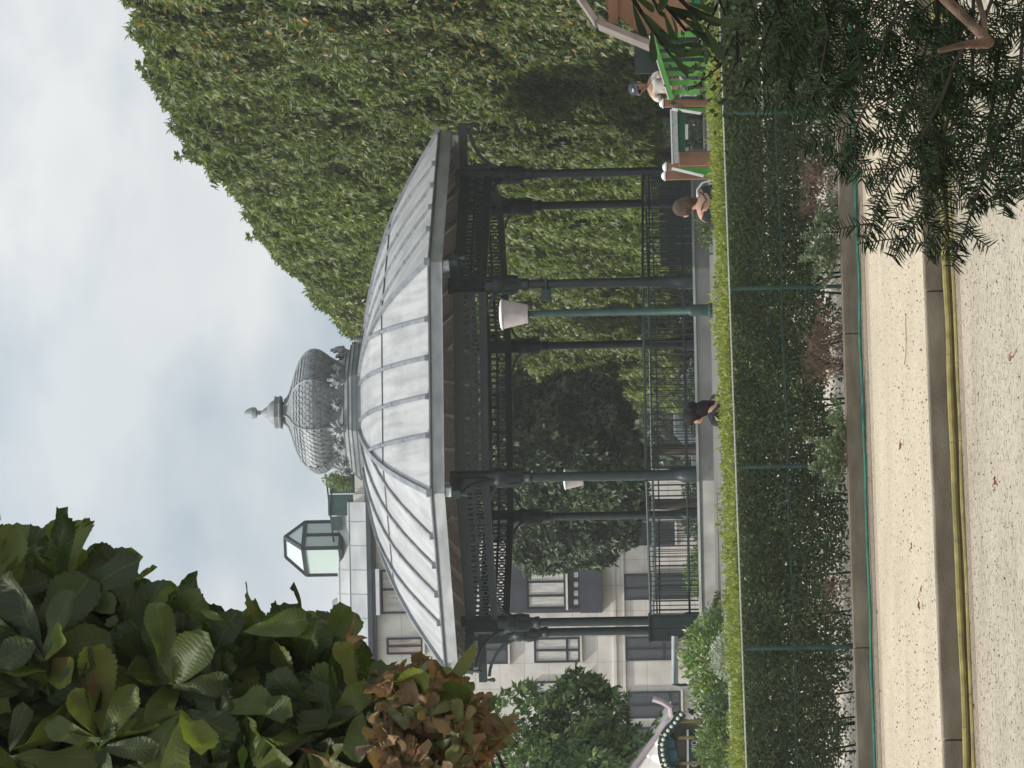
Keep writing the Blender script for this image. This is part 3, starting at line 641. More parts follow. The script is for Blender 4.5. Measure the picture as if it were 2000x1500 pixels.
# roof: convex octagonal profile
RP = [(5.45, 6.60), (4.95, 6.92), (4.45, 7.22), (3.95, 7.48), (3.45, 7.69), (2.95, 7.86), (2.45, 8.00), (1.95, 8.11), (1.30, 8.22)]
T225 = math.tan(R(22.5)); C225 = math.cos(R(22.5)); S225 = math.sin(R(22.5))
def prof_z(ap):
    xs = [r * C225 for r, z in RP][::-1]; zs = [z for r, z in RP][::-1]; return float(np.interp(ap, xs, zs))
def facet(k, off=0.0):
    """frame of facet k: outward unit n and tangent t (local to kiosk)"""
    a = ANG[k] + R(22.5); return Vector((math.cos(a), math.sin(a), 0)), Vector((-math.sin(a), math.cos(a), 0))
for k in range(8):
    n_, t_ = facet(k); me = bpy.data.meshes.new('roof_panel'); V = []; UV = []; Fc = []; sl = 0; nt_ = 7
    for i, (r, z) in enumerate(RP):
        ap = r * C225; hw = r * S225
        if i: sl += math.hypot((RP[i-1][0] - r) * C225, z - RP[i-1][1])
        for j in range(nt_):
            s_ = -1 + 2 * j / (nt_ - 1); V.append(n_ * ap + t_ * (hw * s_) + Vector((0, 0, z))); UV.append((hw * s_ + k * 7.3, sl))
    for i in range(len(RP) - 1):
        for j in range(nt_ - 1): a = i * nt_ + j; Fc.append((a, a + 1, a + 1 + nt_, a + nt_))
    me.from_pydata([tuple(p) for p in V], [], Fc); uvl = me.uv_layers.new(name='UVMap')
    for lp in me.loops: uvl.data[lp.index].uv = UV[lp.vertex_index]
    me.materials.append(M['zinc']); me.polygons.foreach_set('use_smooth', [True] * len(me.polygons)); me.update()
    o = bpy.data.objects.new('roof_panel', me); link(o, kiosk)
    # horizontal joint
    jm = MB(); ap = 3.70 * C225; hw = 3.70 * S225; z = prof_z(ap) + .008
    jm.bar(n_ * ap + t_ * -hw + Vector((0, 0, z)), n_ * ap + t_ * hw + Vector((0, 0, z)), .035, .022); jm.build('lap_joint', M['zincdark'], o)
    for tt in (-1.05, -0.35, 0.35, 1.05):
        r_top = max(1.32, abs(tt) / S225); aps = np.linspace(5.44 * C225, r_top * C225, 18); sm = MB()
        pts = [n_ * ap + t_ * tt + Vector((0, 0, prof_z(ap) + .022)) for ap in aps]
        for a, b in zip(pts, pts[1:]): sm.bar(a, b + (b - a) * .06, .055, .05)
        sm.box(-.05, -.05, -.035, .05, .05, .03, Matrix.Translation(pts[0] + Vector((0, 0, .02))))
        for q in (5, 11):
            sm.bar(pts[q] - (pts[q+1] - pts[q]) * .03, pts[q] + (pts[q+1] - pts[q]) * .03, .07, .065)
        sm.build('standing_seam', M['zincseam'], o)
    # corner of next facet: hip
for k in range(8):
    hm = MB(); d = Vector((math.cos(ANG[k]), math.sin(ANG[k]), 0))
    rs = np.linspace(5.46, 1.32, 18); pts = [d * r + Vector((0, 0, prof_z(r * C225) + .018)) for r in rs]
    for a, b in zip(pts, pts[1:]): hm.bar(a, b + (b - a) * .06, .10, .07)
    hm.box(-.07, -.07, -.05, .07, .07, .05, Matrix.Translation(pts[0]))
    hm.build('hip_rib', M['zincseam'], kiosk)
for k in range(8):
    n_, t_ = facet(k); ap = 5.45 * C225; hw = 5.45 * S225 - .002; m = MB()
    Mx = Matrix((( t_.x, n_.x, 0, 0), (t_.y, n_.y, 0, 0), (0, 0, 1, 0), (0, 0, 0, 1)))
    m.prism([(-hw, 6.36), (hw, 6.36), (hw, 6.565), (-hw, 6.565)], ap - .03, ap + .012, Mx)
    m.box(-hw, ap - .03, 6.345, hw, ap + .028, 6.36, Mx)
    f_ = m.build('fascia', M['fascia'], kiosk)
    m = MB(); m.tube([Mx @ Vector((-hw, ap + .02, 6.585)), Mx @ Vector((hw, ap + .02, 6.585))], .028, 8); m.build('gutter_roll', M['zincdark'], f_)
    # wooden underside with rafters
    m = MB(); h2 = 5.38 * S225; a1, a2 = 5.38 * C225, 1.2
    zz = lambda a: prof_z(a) - 0.15
    Vv = []; Ff = []; aps = np.linspace(a1, a2, 10)
    for a in aps: Vv += [Mx @ Vector((-a * T225, a, zz(a))), Mx @ Vector((a * T225, a, zz(a)))]
    for i in range(9): Ff.append((2*i, 2*i+1, 2*i+3, 2*i+2))
    m.add(Vv, Ff); cl = m.build('ceiling', M['wood'], kiosk)
    for tt in (-1.75, -1.05, -0.35, 0.35, 1.05, 1.75):
        lo = max(1.3, abs(tt) / T225); q = np.linspace(a1 - .02, lo, 8); rm = MB()
        for a, b in zip(q, q[1:]): rm.bar(Mx @ Vector((tt, a, zz(a) - .05)), Mx @ Vector((tt, b, zz(b) - .05)), .06, .09)
        rm.build('rafter', M['woodlight'], cl)
# pale gutter outlets at the corners
go = None
for k in range(8):
    if go is None:
        m = MB(); m.box(-.02, -.10, 6.22, .10, .06, 6.34); m.box(-.12, -.07, 6.30, .02, -.03, 6.345); go = m.build('gutter_outlet', M['white'], kiosk, bevel=.01); o = go
    else: o = go.copy(); link(o, kiosk)
    o.location = oct_corner(5.30, k); o.rotation_euler = (0, 0, ANG[k])
# railings
rail0 = None
Lr = S_ / 2 - 0.13
for k in range(8):
    if rail0 is None:
        m = MB()
        for zz_ in (2.02, 2.62): m.box(-Lr, -.012, zz_, Lr, .012, zz_ + .028)
        nb = 27
        for i in range(nb + 1):
            x = -Lr + 2 * Lr * i / nb; m.tube([(x, 0, 1.86), (x, 0, 2.74)], .009, 6)
        rail0 = m.build('railing', M['iron'], kiosk); m = MB(); m.tube([(-Lr, 0, 2.755), (Lr, 0, 2.755)], .024, 8); hr = m.build('handrail', M['iron2'], rail0); hr.data.materials[0] = M['iron2']; o = rail0
        m = MB(); m.box(-Lr, -.03, 2.79, Lr, .03, 2.80)
    else:
        o = rail0.copy(); link(o, kiosk); h2 = hr.copy(); link(h2, o)
        if k in (0, 1, 2, 3):
            h2.data = hr.data.copy(); h2.data.materials[0] = M['rail']  # bright steel puts the sun on the far handrails into their colour
    a, b = side_frame(k, KR); o.location = (a + b) / 2; o.rotation_euler = (0, 0, math.atan2((b - a).y, (b - a).x))
# floodlight on the near right column
c = oct_corner(KR, 6) if False else oct_corner(KR, 6)
m = MB(); m.box(.09, -.09, 4.42, .30, .09, 4.60); m.box(-.12, -.12, 4.49, .12, .12, 4.53); o = m.build('floodlight', M['iron2'], kiosk, bevel=.012)
near = [k for k in range(8)]
wc = [Matrix.Rotation(KA, 4, 'Z') @ oct_corner(KR, k) for k in range(8)]
kn = max((k for k in range(8) if wc[k].y < -3.5), key=lambda k: wc[k].x)
o.location = oct_corner(KR, kn); o.rotation_euler = (0, 0, R(180) - KA)

# cupola (octagonal onion)
CU = [(1.46, 8.20), (1.46, 8.27), (1.40, 8.28), (1.40, 8.36), (1.34, 8.38), (1.32, 8.44), (1.24, 8.46), (1.20, 8.54), (1.06, 8.60), (0.98, 8.68)]
ON = [(0.98, 8.68), (1.00, 8.76), (1.06, 8.86), (1.14, 8.96), (1.21, 9.06), (1.235, 9.16), (1.22, 9.25), (1.16, 9.34), (1.05, 9.43), (0.90, 9.505), (0.74, 9.565), (0.58, 9.61), (0.44, 9.655), (0.33, 9.70), (0.26, 9.75), (0.225, 9.80)]
cup = MB().lathe(CU, 8, a0=ANG[0]).build('cupola', M['onion'], kiosk)
for zj, rj in ((8.275, 1.465), (8.37, 1.405), (8.452, 1.325), (8.545, 1.205)):
    MB().lathe([(rj - .05, zj - .008), (rj + .006, zj - .008), (rj + .006, zj + .006), (rj - .05, zj + .006)], 8, a0=ANG[0]).build('cornice_joint', M['zincdark'], cup)
MB().lathe([(r, z) for r, z in ON], 8, a0=ANG[0]).build('onion_dome', M['onion'], cup)
m = MB(); zs = np.arange(8.80, 9.60, 0.062)
rz_ = lambda z: float(np.interp(z, [q[1] for q in ON], [q[0] for q in ON]))
for row, z in enumerate(zs):
    r = rz_(z); dz = .03; r2 = rz_(z + dz); slope = Vector(((r2 - r), dz)).normalized()
    for k in range(8):
        n_, t_ = facet(k); hw = r * S225; nt_ = max(2, int(round(2 * hw / .105)))
        for j in range(nt_ + (row % 2)):
            tt = -hw + 2 * hw * (j + (.5 if row % 2 == 0 else 0)) / nt_
            if abs(tt) > hw - .01: continue
            base = n_ * (r * C225) + t_ * tt + Vector((0, 0, z)); dn = (n_ * (slope.x * C225) + Vector((0, 0, slope.y))).normalized(); nor = (n_ * dn.z - Vector((0, 0, 1)) * dn.dot(n_)).normalized()
            vs = []; w2 = .048; q = []
            for (a_, b_) in ((-w2, .05), (w2, .05), (w2, -.005), (.7 * w2, -.04), (0, -.052), (-.7 * w2, -.04), (-w2, -.005)):
                lift = .004 if b_ > 0.01 else .016; q.append(base + t_ * a_ + dn * b_ + nor * lift)
            q2 = [p_ - nor * .012 for p_ in q]; nn3 = len(q); m.add(q + q2, [tuple(range(nn3))] + [(i, i + nn3, (i + 1) % nn3 + nn3, (i + 1) % nn3) for i in range(2, 6)])
m.build('scale_tiles', M['scale'], cup)
for k in range(8):
    d = Vector((math.cos(ANG[k]), math.sin(ANG[k]), 0)); hm = MB(); hm.tube([d * (r + .012) + Vector((0, 0, z)) for r, z in ON], .022, 6); hm.build('dome_rib', M['onion'], cup)
# palmette ornaments round the foot of the dome
def palmette(s=1.0):
    m = MB()
    for i, a in enumerate(np.linspace(-1.1, 1.1, 5)):
        l_ = s * (.34 - .10 * abs(a)); tip = Vector((0.05, math.sin(a) * l_, math.cos(a) * l_)); mid = tip * .55 + Vector((.05, 0, 0))
        m.tube([Vector((0, 0, 0)), mid, tip, tip + Vector((.04, .02 * (1 if a > 0 else -1), -.03))], [.02, .05, .03, .012], 6)
    m.lathe([(.05, -.1), (.09, -.02), (.05, .04)], 8); return m
pm = None
for k in range(8):
    if pm is None: pm = palmette(.8).build('palmette', M['onion'], cup, smooth=True); o = pm
    else: o = pm.copy(); link(o, cup)
    d = Vector((math.cos(ANG[k]), math.sin(ANG[k]), 0)); o.location = d * 1.17 + Vector((0, 0, 8.58)); o.rotation_euler = (0, 0, ANG[k])
lv = None
for k in range(8):
    n_, t_ = facet(k)
    if lv is None: lv = palmette(.5).build('acanthus_leaf', M['onion'], cup, smooth=True); o = lv
    else: o = lv.copy(); link(o, cup)
    o.location = n_ * 1.02 + Vector((0, 0, 8.62)); o.rotation_euler = (0, 0, ANG[k] + R(22.5))
fin = MB().lathe([(.225, 9.80), (.20, 9.83), (.22, 9.85), (.33, 9.855), (.34, 9.88), (.31, 9.90), (.33, 9.98), (.30, 9.985)], 8, a0=ANG[0]).build('finial', M['onion'], cup)
MB().lathe([(.25, 9.985), (.22, 10.05), (.15, 10.12), (.11, 10.135), (.10, 10.17), (.03, 10.26), (.05, 10.29), (.035, 10.32), (.05, 10.33), (.105, 10.36), (.108, 10.41), (.115, 10.415), (.112, 10.43), (.10, 10.47), (.07, 10.54), (.02, 10.585)], 14).build('acorn', M['onion'], fin, smooth=True)
# small urn and black lamp on the cornice
m = MB(); m.lathe([(.02, 0), (.06, .05), (.075, .12), (.05, .2), (.015, .25)], 8); o = m.build('black_vase', M['zincdark'], kiosk, smooth=True)
o.location = Matrix.Rotation(-KA, 4, 'Z') @ (P(663, 704, 67.6) - Vector((KX, KY, 0.12)))

# cabinet by the left columns
p0 = P(1252, 1340, 65.6); p1 = P(1203, 1268, 65.6)
cab = empty('electric_cabinet', (p0.x, 65.6, 1.54), 0, 'dark green metal cabinet standing at the left end of the bandstand', 'cabinet')
m = MB(); m.box(0, 0, 0, p1.x - p0.x, .45, p1.z - 1.56); m.build('body', M['iron'], cab, bevel=.012)
m = MB(); m.box(-.03, -.03, p1.z - 1.555, p1.x - p0.x + .03, .48, p1.z - 1.52); m.build('cap', M['iron'], cab)
m = MB(); m.box(.04, -.012, .05, (p1.x - p0.x) / 2 - .006, -.001, p1.z - 1.62); m.box((p1.x - p0.x) / 2 + .006, -.012, .05, p1.x - p0.x - .04, -.001, p1.z - 1.62); m.build('door', M['iron'], cab)

# ================================================================ LAMPS
def lamp(y, D, ztop, zg, label):
    p = P(y, 1000, D); root = empty('street_lamp', (p.x, D, zg), 0, label, 'street lamp'); h = ztop - zg
    m = MB(); m.lathe([(.10, 0), (.10, .35), (.085, .40), (.07, .42), (.058, h - .70), (.05, h - .53)], 14); m.build('post', M['fencegreen'], root, smooth=True)
    m = MB(); m.lathe([(.13, 0), (.13, .06), (.10, .09)], 14); m.build('base_plate', M['fencegreen'], root)
    m = MB(); m.lathe([(.05, h - .53), (.05, h - .49), (.10, h - .48)], 14); m.build('collar', M['iron'], root)
    m = MB(); m.lathe([(.13, h - .48), (.155, h - .475), (.25, h - .05)], 24); m.build('lamp_shade', M['lampglass'], root, smooth=True)
    m = MB(); m.lathe([(.262, h - .05), (.262, h - .03), (.22, h - .01), (.12, h + .005), (.01, h + .012)], 24); m.build('lamp_cap', M['white'], root, smooth=True)
lamp(613.5, 59.5, P(613.5, 976, 59.5).z, 1.51, 'green lamp post with white shade standing alone in front of the bandstand')
lamp(938, 86.0, P(938, 1101, 86).z, 1.50, 'farther lamp post whose white shade shows beside a bandstand column')

# ================================================================ TREES
def trunk_mb(h, r, lean=0, seed=0, limbs=5, spread=1.6, up=1.6):
    rr = random.Random(seed); m = MB(); n = 7
    pts = [Vector((lean * (i / n) ** 2 + rr.uniform(-.03, .03), rr.uniform(-.03, .03), h * i / n)) for i in range(n + 1)]
    m.tube(pts, [r * (1.25 if i == 0 else 1 - .45 * i / n) for i in range(n + 1)], 9)
    for i in range(limbs):
        a = 2 * math.pi * i / limbs + rr.uniform(-.4, .4); s_ = pts[-1 - rr.randrange(0, 3)]
        e = s_ + Vector((math.cos(a) * spread, math.sin(a) * spread, up * rr.uniform(.6, 1.2)))
        m.tube([s_, s_.lerp(e, .5) + Vector((0, 0, .25)), e], [r * .5, r * .3, r * .12], 6)
    return m
# --- clipped tree row, the face towards us and the bandstand
row = [(58.5, 6.85), (62.5, 6.35), (66.8, 5.95), (71.2, 5.35), (75.6, 4.75), (80.2, 4.05), (84.9, 3.35), (89.7, 2.75), (94.8, 2.15), (100.0, 1.45), (105.0, 0.85), (109.5, 0.15), (113.5, -0.6)]
def crown_box(name, parent, L_, W_, z0, z1, mt, n, seed, size=.25, round_=0.0, mask_back=True, k=5):
    """dense clipped crown, local frame: x = depth of the crown (face at x=-W/2), y along the row"""
    g = np.random.default_rng(seed); H_ = z1 - z0; ar = np.array([L_ * H_ * 1.0, L_ * W_ * .8, W_ * H_ * .55, L_ * H_ * .10]); cum = np.cumsum(ar / ar.sum()); q = g.random(n); f = np.searchsorted(cum, q)
    a = g.uniform(-.5, .5, n); b = g.uniform(-.5, .5, n); dep = np.abs(g.normal(0, .30, n))
    pos = np.zeros((n, 3)); nor = np.zeros((n, 3))
    i = f == 0; pos[i] = np.stack([-W_/2 + dep[i], a[i] * L_, z0 + (b[i] + .5) * H_], 1); nor[i] = (-1, 0, 0)
    i = f == 1; pos[i] = np.stack([a[i] * W_, b[i] * L_, z1 - dep[i]], 1); nor[i] = (0, 0, 1)
    i = f == 2; sg = np.where(g.random(i.sum()) < .7, -1, 1); pos[i] = np.stack([a[i] * W_, sg * (L_/2 - dep[i]), z0 + (b[i] + .5) * H_], 1); nor[i] = np.stack([sg * 0, sg, sg * 0], 1)
    i = f == 3; pos[i] = np.stack([W_/2 - dep[i], a[i] * L_, z0 + (b[i] + .5) * H_], 1); nor[i] = (1, 0, 0)
    bump = nz3(pos, .7, seed * 3.7) * .62 + nz3(pos, 2.2, seed) * .12; sprig = np.clip(nz3(pos, 3.2, 8) - .25, 0, 1) * .55 * g.random(n); bump = bump + sprig
    # round off the arris of the clipped block and ragged top and foot
    ex = np.clip((np.abs(pos[:, 0]) - W_/2 + .7) / .7, 0, 1) * np.clip((pos[:, 2] - z1 + .9) / .9, 0, 1)
    pos += nor * bump[:, None]; pos[:, 2] -= ex * .45; pos[:, 0] -= np.sign(pos[:, 0]) * ex * .35
    keep = pos[:, 2] > z0 - .25 + .35 * nz3(pos, 1.1, 5)
    pos, nor = pos[keep], nor[keep]; n = len(pos)
    d = unit(nor * .55 + g.normal(0, .45, (n, 3)) + np.array([0, 0, -.75])); top = nor[:, 2] > .5; d[top] = unit(g.normal(0, .6, (top.sum(), 3)) + np.array([0, 0, .35]))
    nn2 = unit(nor + g.normal(0, .45, (n, 3)) + np.array([0, 0, .35]))
    c, dd, n2, l2 = palmate(pos, d, nn2, size, k)
    return leaves('crown', c, dd, n2, l2, .36, mt, parent)
protos = []
for i, (mt, sd_) in enumerate((('limeyellow', 11), ('lime', 12), ('lime', 13), ('limebright', 14))):
    root = empty('clipped_tree', (0, 0, 0), 0); crown_box('crown', root, 5.0, 4.4, 1.15, 10.2, M[mt], 24000, sd_, .175)
    trunk_mb(4.2, .17, 0, i, 6, 1.3, 1.5).build('trunk', M['bark'], root, smooth=True); protos.append(root)
labs = ['nearest clipped row tree, spotted with orange leaves, behind the play hut', 'second clipped row tree with orange-flecked foliage behind the playing child',
 'third clipped row tree from the near end, behind the brown play posts', 'clipped row tree fourth from the near end, beyond the right eave tip', 'clipped row tree seen between the two right-hand columns of the bandstand',
 'clipped row tree directly behind the bandstand, sixth from the near end', 'clipped row tree seventh from the near end, topping the right roof slope', 'clipped row tree eighth from the near end, its top showing above the roof',
 'clipped row tree ninth from the near end, behind the front lamp post', 'yellow-green clipped row tree whose top meets the roof beside the cupola', 'clipped row tree eleventh in the row, seen only through the bandstand columns',
 'clipped row tree last but one at the far end of the row', 'last tree at the far end of the clipped row, next to the dark tree']
HT = [11.8, 11.9, 12.3, 12.65, 12.85, 12.6, 12.6, 12.65, 12.5, 12.3, 12.0, 11.3, 10.8]
used = set()
for i, (D, xl) in enumerate(row):
    pi_ = 0 if i < 2 else (3 if i in (8, 9, 11) else (1 if i % 2 else 2)); pr = protos[pi_]
    j = min(i, len(row) - 2); ddx = row[j+1][1] - row[j][1]; ddy = row[j+1][0] - row[j][0]; rz = math.atan2(ddy, ddx) - math.pi / 2
    if pi_ in used:
        o = pr.copy(); link(o)
        for ch in list(pr.children): c2 = ch.copy(); link(c2, o)
    else: o = pr; used.add(pi_)
    zs_ = (HT[i] - 1.45) / 10.2; o.location = (xl + 2.2, D + 2.2, 1.45 if D < 80 else 1.35); o.rotation_euler = (0, 0, rz); o.scale = (1, 1.0, zs_)
    setp(o, labs[i], 'tree', 'clipped trees in a row')

def round_tree(name, loc, rx, ry, z0, z1, mt, n, seed, size, label, k=5, trunk_h=None, tr=.2, lumps=5, droop=.5, group=None, wr=.4, zg=None, boxy=.08):
    g = np.random.default_rng(seed); root = empty(name, loc, 0, label, 'tree', group); H_ = (z1 - z0) / 2; zc = (z0 + z1) / 2
    blobs = [(np.array([0, 0, zc]), np.array([rx, ry, H_]) * .78)]
    for i in range(lumps):
        a = g.uniform(0, 6.28); e = g.uniform(-.8, 1); cpos = np.array([math.cos(a) * rx * .6 * math.sqrt(1 - e*e*.6), math.sin(a) * ry * .6 * math.sqrt(1-e*e*.6), zc + e * H_ * .62]); blobs.append((cpos, np.array([rx, ry, H_]) * g.uniform(.30, .46)))
    vol = np.array([b[1].prod() ** .66 for b in blobs]); pick = g.choice(len(blobs), n, p=vol / vol.sum())
    dr = unit(g.normal(0, 1, (n, 3))); rad = 1 - np.abs(g.normal(0, .14, n)); rad = rad * (1 + boxy * (1 / np.maximum(np.abs(dr).max(1), .58) - 1)) + (g.random(n) < .06) * g.uniform(0, .12, n)
    cc = np.array([b[0] for b in blobs])[pick]; rr_ = np.array([b[1] for b in blobs])[pick]; pos = cc + dr * rr_ * rad[:, None]
    pos += dr * (nz3(pos, 1.1, seed) * .75 + nz3(pos, 2.7, seed + 4) * .3)[:, None] * min(1, rx / 2.5)
    d = unit(dr * .6 + g.normal(0, .45, (n, 3)) + np.array([0, 0, -droop])); nn2 = unit(dr + g.normal(0, .5, (n, 3)) + np.array([0, 0, .4]))
    if k > 1: c, dd, n2, l2 = palmate(pos, d, nn2, size, k)
    else: c, dd, n2, l2 = pos, d, nn2, size * g.uniform(.7, 1.2, n)
    leaves('crown', c, dd, n2, l2, wr, mt, root)
    trunk_mb(trunk_h or (z0 + .35 * (z1 - z0)), tr, 0, seed, 6, rx * .55, H_ * .8).build('trunk', M['bark'], root, smooth=True)
    return root
# dark tree behind the bandstand and companions
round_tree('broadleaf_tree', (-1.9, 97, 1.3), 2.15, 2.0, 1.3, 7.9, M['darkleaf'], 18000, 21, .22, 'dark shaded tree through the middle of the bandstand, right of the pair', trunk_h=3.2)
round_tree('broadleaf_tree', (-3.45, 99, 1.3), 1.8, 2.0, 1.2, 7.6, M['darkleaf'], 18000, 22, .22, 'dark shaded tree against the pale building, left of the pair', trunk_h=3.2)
round_tree('broadleaf_tree', (-7.75, 56, 1.5), 3.35, 2.2, -0.2, 4.6, M['acerleaf'], 14000, 23, .15, 'mid-green tree whose low crown hangs over the carousel canopy', trunk_h=2.5, boxy=.3)
# distant mass of trees under and behind the row
g = np.random.default_rng(5); n = 26000
pos = np.stack([g.uniform(-16, 26, n), g.uniform(150, 160, n), 1.2 + 5.6 * g.beta(1.2, 1.0, n)], 1); pos[:, 1] += 2 * nz3(pos, .4)
d = unit(g.normal(0, .5, (n, 3)) + np.array([0, 0, -.5])); nn2 = unit(g.normal(0, .5, (n, 3)) + np.array([0, -1, .4])); c, dd, n2, l2 = palmate(pos, d, nn2, .42, 3)
o = leaves('distant_trees', c, dd, n2, l2, .5, M['backleaf']); o['kind'] = 'stuff'
def shrub(name, loc, rx, ry, h, mt, n, seed, size, label, wr=.45, stem='twig', cat='shrub', droop=0.0, group=None):
    g = np.random.default_rng(seed); root = empty(name, loc, 0, label, cat, group)
    dr = unit(g.normal(0, 1, (n, 3))); dr[:, 2] = np.abs(dr[:, 2]); pos = dr * np.array([rx, ry, h]) * (g.beta(3, 1.2, n))[:, None]; pos *= (1 + .3 * nz3(pos, 1.5 / max(rx, .3), seed))[:, None]
    d = unit(dr * .8 + g.normal(0, .5, (n, 3)) + np.array([0, 0, -droop])); nn2 = unit(g.normal(0, .6, (n, 3)) + np.array([0, -.6, .6]))
    leaves('foliage', pos, d, nn2, size * g.uniform(.7, 1.2, n), wr, mt, root)
    m = MB(); rr = random.Random(seed)
    for i in range(9): e = Vector((rr.uniform(-.7, .7) * rx, rr.uniform(-.7, .7) * ry, h * rr.uniform(.6, .95))); m.tube([(e.x * .12, e.y * .12, 0), e * .5 + Vector((0, 0, .05)), e], [.02 * h + .004, .012 * h + .003, .003], 5)
    m.build('stem', M[stem], root); return root
# undergrowth seen through the railings
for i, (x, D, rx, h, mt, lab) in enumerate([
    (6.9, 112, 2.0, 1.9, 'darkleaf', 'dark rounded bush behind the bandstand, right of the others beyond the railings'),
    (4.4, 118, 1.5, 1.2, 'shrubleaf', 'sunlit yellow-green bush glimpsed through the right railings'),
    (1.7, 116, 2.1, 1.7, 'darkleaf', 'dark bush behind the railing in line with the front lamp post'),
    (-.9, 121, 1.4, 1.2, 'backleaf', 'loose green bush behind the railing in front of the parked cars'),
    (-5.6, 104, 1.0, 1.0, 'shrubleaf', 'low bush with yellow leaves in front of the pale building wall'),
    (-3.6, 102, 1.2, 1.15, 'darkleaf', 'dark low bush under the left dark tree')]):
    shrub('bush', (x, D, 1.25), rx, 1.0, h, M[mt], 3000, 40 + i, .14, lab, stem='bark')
# left garden shrubs between fence and carousel
for i, (y, x, D, rx, h, mt, sz, n, lab) in enumerate([
    (1262, 1402, 53.5, .55, .75, 'shrubleaf', .09, 1800, 'bright green bush at the left foot of the bandstand'),
    (1310, 1405, 52.5, .50, .72, 'shrubleaf', .09, 1700, 'bright green bush in front of the carousel fence, next to the grey one'),
    (1352, 1410, 51.5, .42, .60, 'shrubleaf', .08, 1500, 'yellow-green bush in front of the dark carousel opening'),
    (1225, 1392, 58.0, .50, .42, 'greyleaf', .06, 1500, 'low greyish plant against the bandstand plinth'),
    (1280, 1418, 49.5, .36, .30, 'greyleaf', .05, 1500, 'silvery white plant among the green bushes'),
    (1400, 1415, 50.5, .45, .48, 'briarleaf', .07, 1500, 'leafy bush under the blue panel of the carousel'),
    (1455, 1418, 50.0, .50, .52, 'shrubleaf', .07, 1700, 'light green bush at the left edge, under the carousel sign'),
    (1190, 1404, 56, .30, .25, 'briarleaf', .06, 800, 'small tuft of green at the corner of the plinth'),
    (440, 1372, 58.0, .45, .42, 'briarleaf', .06, 1500, 'greyish-green low plant at the right corner of the plinth')]):
    p = P(y, x, D); shrub('garden_shrub', (p.x, D, 1.40), rx, rx, max(.2, h), M[mt], n, 60 + i, sz, lab)

# ================================================================ BUILDING
BD = 120.0
def BX(y, x, D=BD): return P(y, x, D)
def panelmat():
    m, t, o = newmat('facade_stone'); L = t.links.new; b = t.nodes.new('ShaderNodeBsdfPrincipled'); b.inputs['Roughness'].default_value = .85
    tc = t.nodes.new('ShaderNodeTexCoord'); sx = t.nodes.new('ShaderNodeSeparateXYZ'); cx = t.nodes.new('ShaderNodeCombineXYZ'); L(tc.outputs['Object'], sx.inputs[0]); L(sx.outputs[0], cx.inputs[0]); L(sx.outputs[2], cx.inputs[1])
    br_ = t.nodes.new('ShaderNodeTexBrick'); br_.offset = 0; br_.inputs['Brick Width'].default_value = .86; br_.inputs['Row Height'].default_value = .83; br_.inputs['Mortar Size'].default_value = .010; br_.inputs['Scale'].default_value = 1
    br_.inputs['Color1'].default_value = (.84, .79, .73, 1); br_.inputs['Color2'].default_value = (.79, .74, .68, 1); br_.inputs['Mortar'].default_value = (.55, .50, .46, 1); L(cx.outputs[0], br_.inputs['Vector'])
    n = t.nodes.new('ShaderNodeTexNoise'); n.inputs['Scale'].default_value = 1.2; n.inputs['Detail'].default_value = 8; L(tc.outputs['Object'], n.inputs['Vector']); r = t.nodes.new('ShaderNodeValToRGB'); r.color_ramp.elements[0].color = (.78, .77, .75, 1); r.color_ramp.elements[0].position = .35; r.color_ramp.elements[1].position = .6; L(n.outputs['Fac'], r.inputs[0])
    mu = t.nodes.new('ShaderNodeMixRGB'); mu.blend_type = 'MULTIPLY'; mu.inputs[0].default_value = 1; L(br_.outputs['Color'], mu.inputs[1]); L(r.outputs[0], mu.inputs[2]); L(mu.outputs[0], b.inputs['Base Color']); L(b.outputs[0], o.inputs[0]); return m
M['facade'] = panelmat()
M['frame'] = mat('window_frame_dark', (.025, .028, .035), .5, var=.15)
M['slate'] = mat('bay_slate', (.055, .06, .072), .5, var=.2, scale=2)
M['curtain'] = mat('window_curtain', (.50, .47, .42), .9, col2=(.72, .69, .65), scale=7, stretch=(3, 3, .3))
M['curtainwarm'] = mat('window_curtain_beige', (.38, .30, .23), .9, col2=(.62, .56, .48), scale=9, stretch=(3, 3, .25))
def glassmat(name, col, rough=.08):
    m, t, o = newmat(name); b = t.nodes.new('ShaderNodeBsdfPrincipled'); b.inputs['Base Color'].default_value = (*col, 1); b.inputs['Roughness'].default_value = rough; b.inputs['Specular IOR Level'].default_value = .9
    n = t.nodes.new('ShaderNodeTexNoise'); n.inputs['Scale'].default_value = 2; tc = t.nodes.new('ShaderNodeTexCoord'); t.links.new(tc.outputs['Object'], n.inputs['Vector']); bp = t.nodes.new('ShaderNodeBump'); bp.inputs['Strength'].default_value = .15; t.links.new(n.outputs['Fac'], bp.inputs['Height']); t.links.new(bp.outputs[0], b.inputs['Normal'])
    t.links.new(b.outputs[0], o.inputs[0]); return m
M['glassdark'] = glassmat('window_glass', (.05, .055, .055))
M['glassgreen'] = glassmat('skylight_glass', (.50, .60, .55), .15)  # pale green reflection is put into the glass colour
M['glassside'] = glassmat('skylight_side_glass', (.38, .45, .43), .25)  # darker copy: weaker reflection put into the right-hand faces
M['roofstone'] = mat('pale_roof_sheet', (.36, .37, .375), .6, metal=.1, col2=(.50, .51, .51), scale=.9, stretch=(1, 1, 2))
M['awning'] = mat('terrace_awning_green', (.045, .085, .075), .7, var=.2)
bld = empty('apartment_building', (0, BD, 1.2), 0, 'pale stone apartment building with grey roof and dark windows behind the bandstand', 'building')
def bb(name, m, mt, par=None, off=True, **k):
    o = m.build(name, mt, par or bld, **k); return o
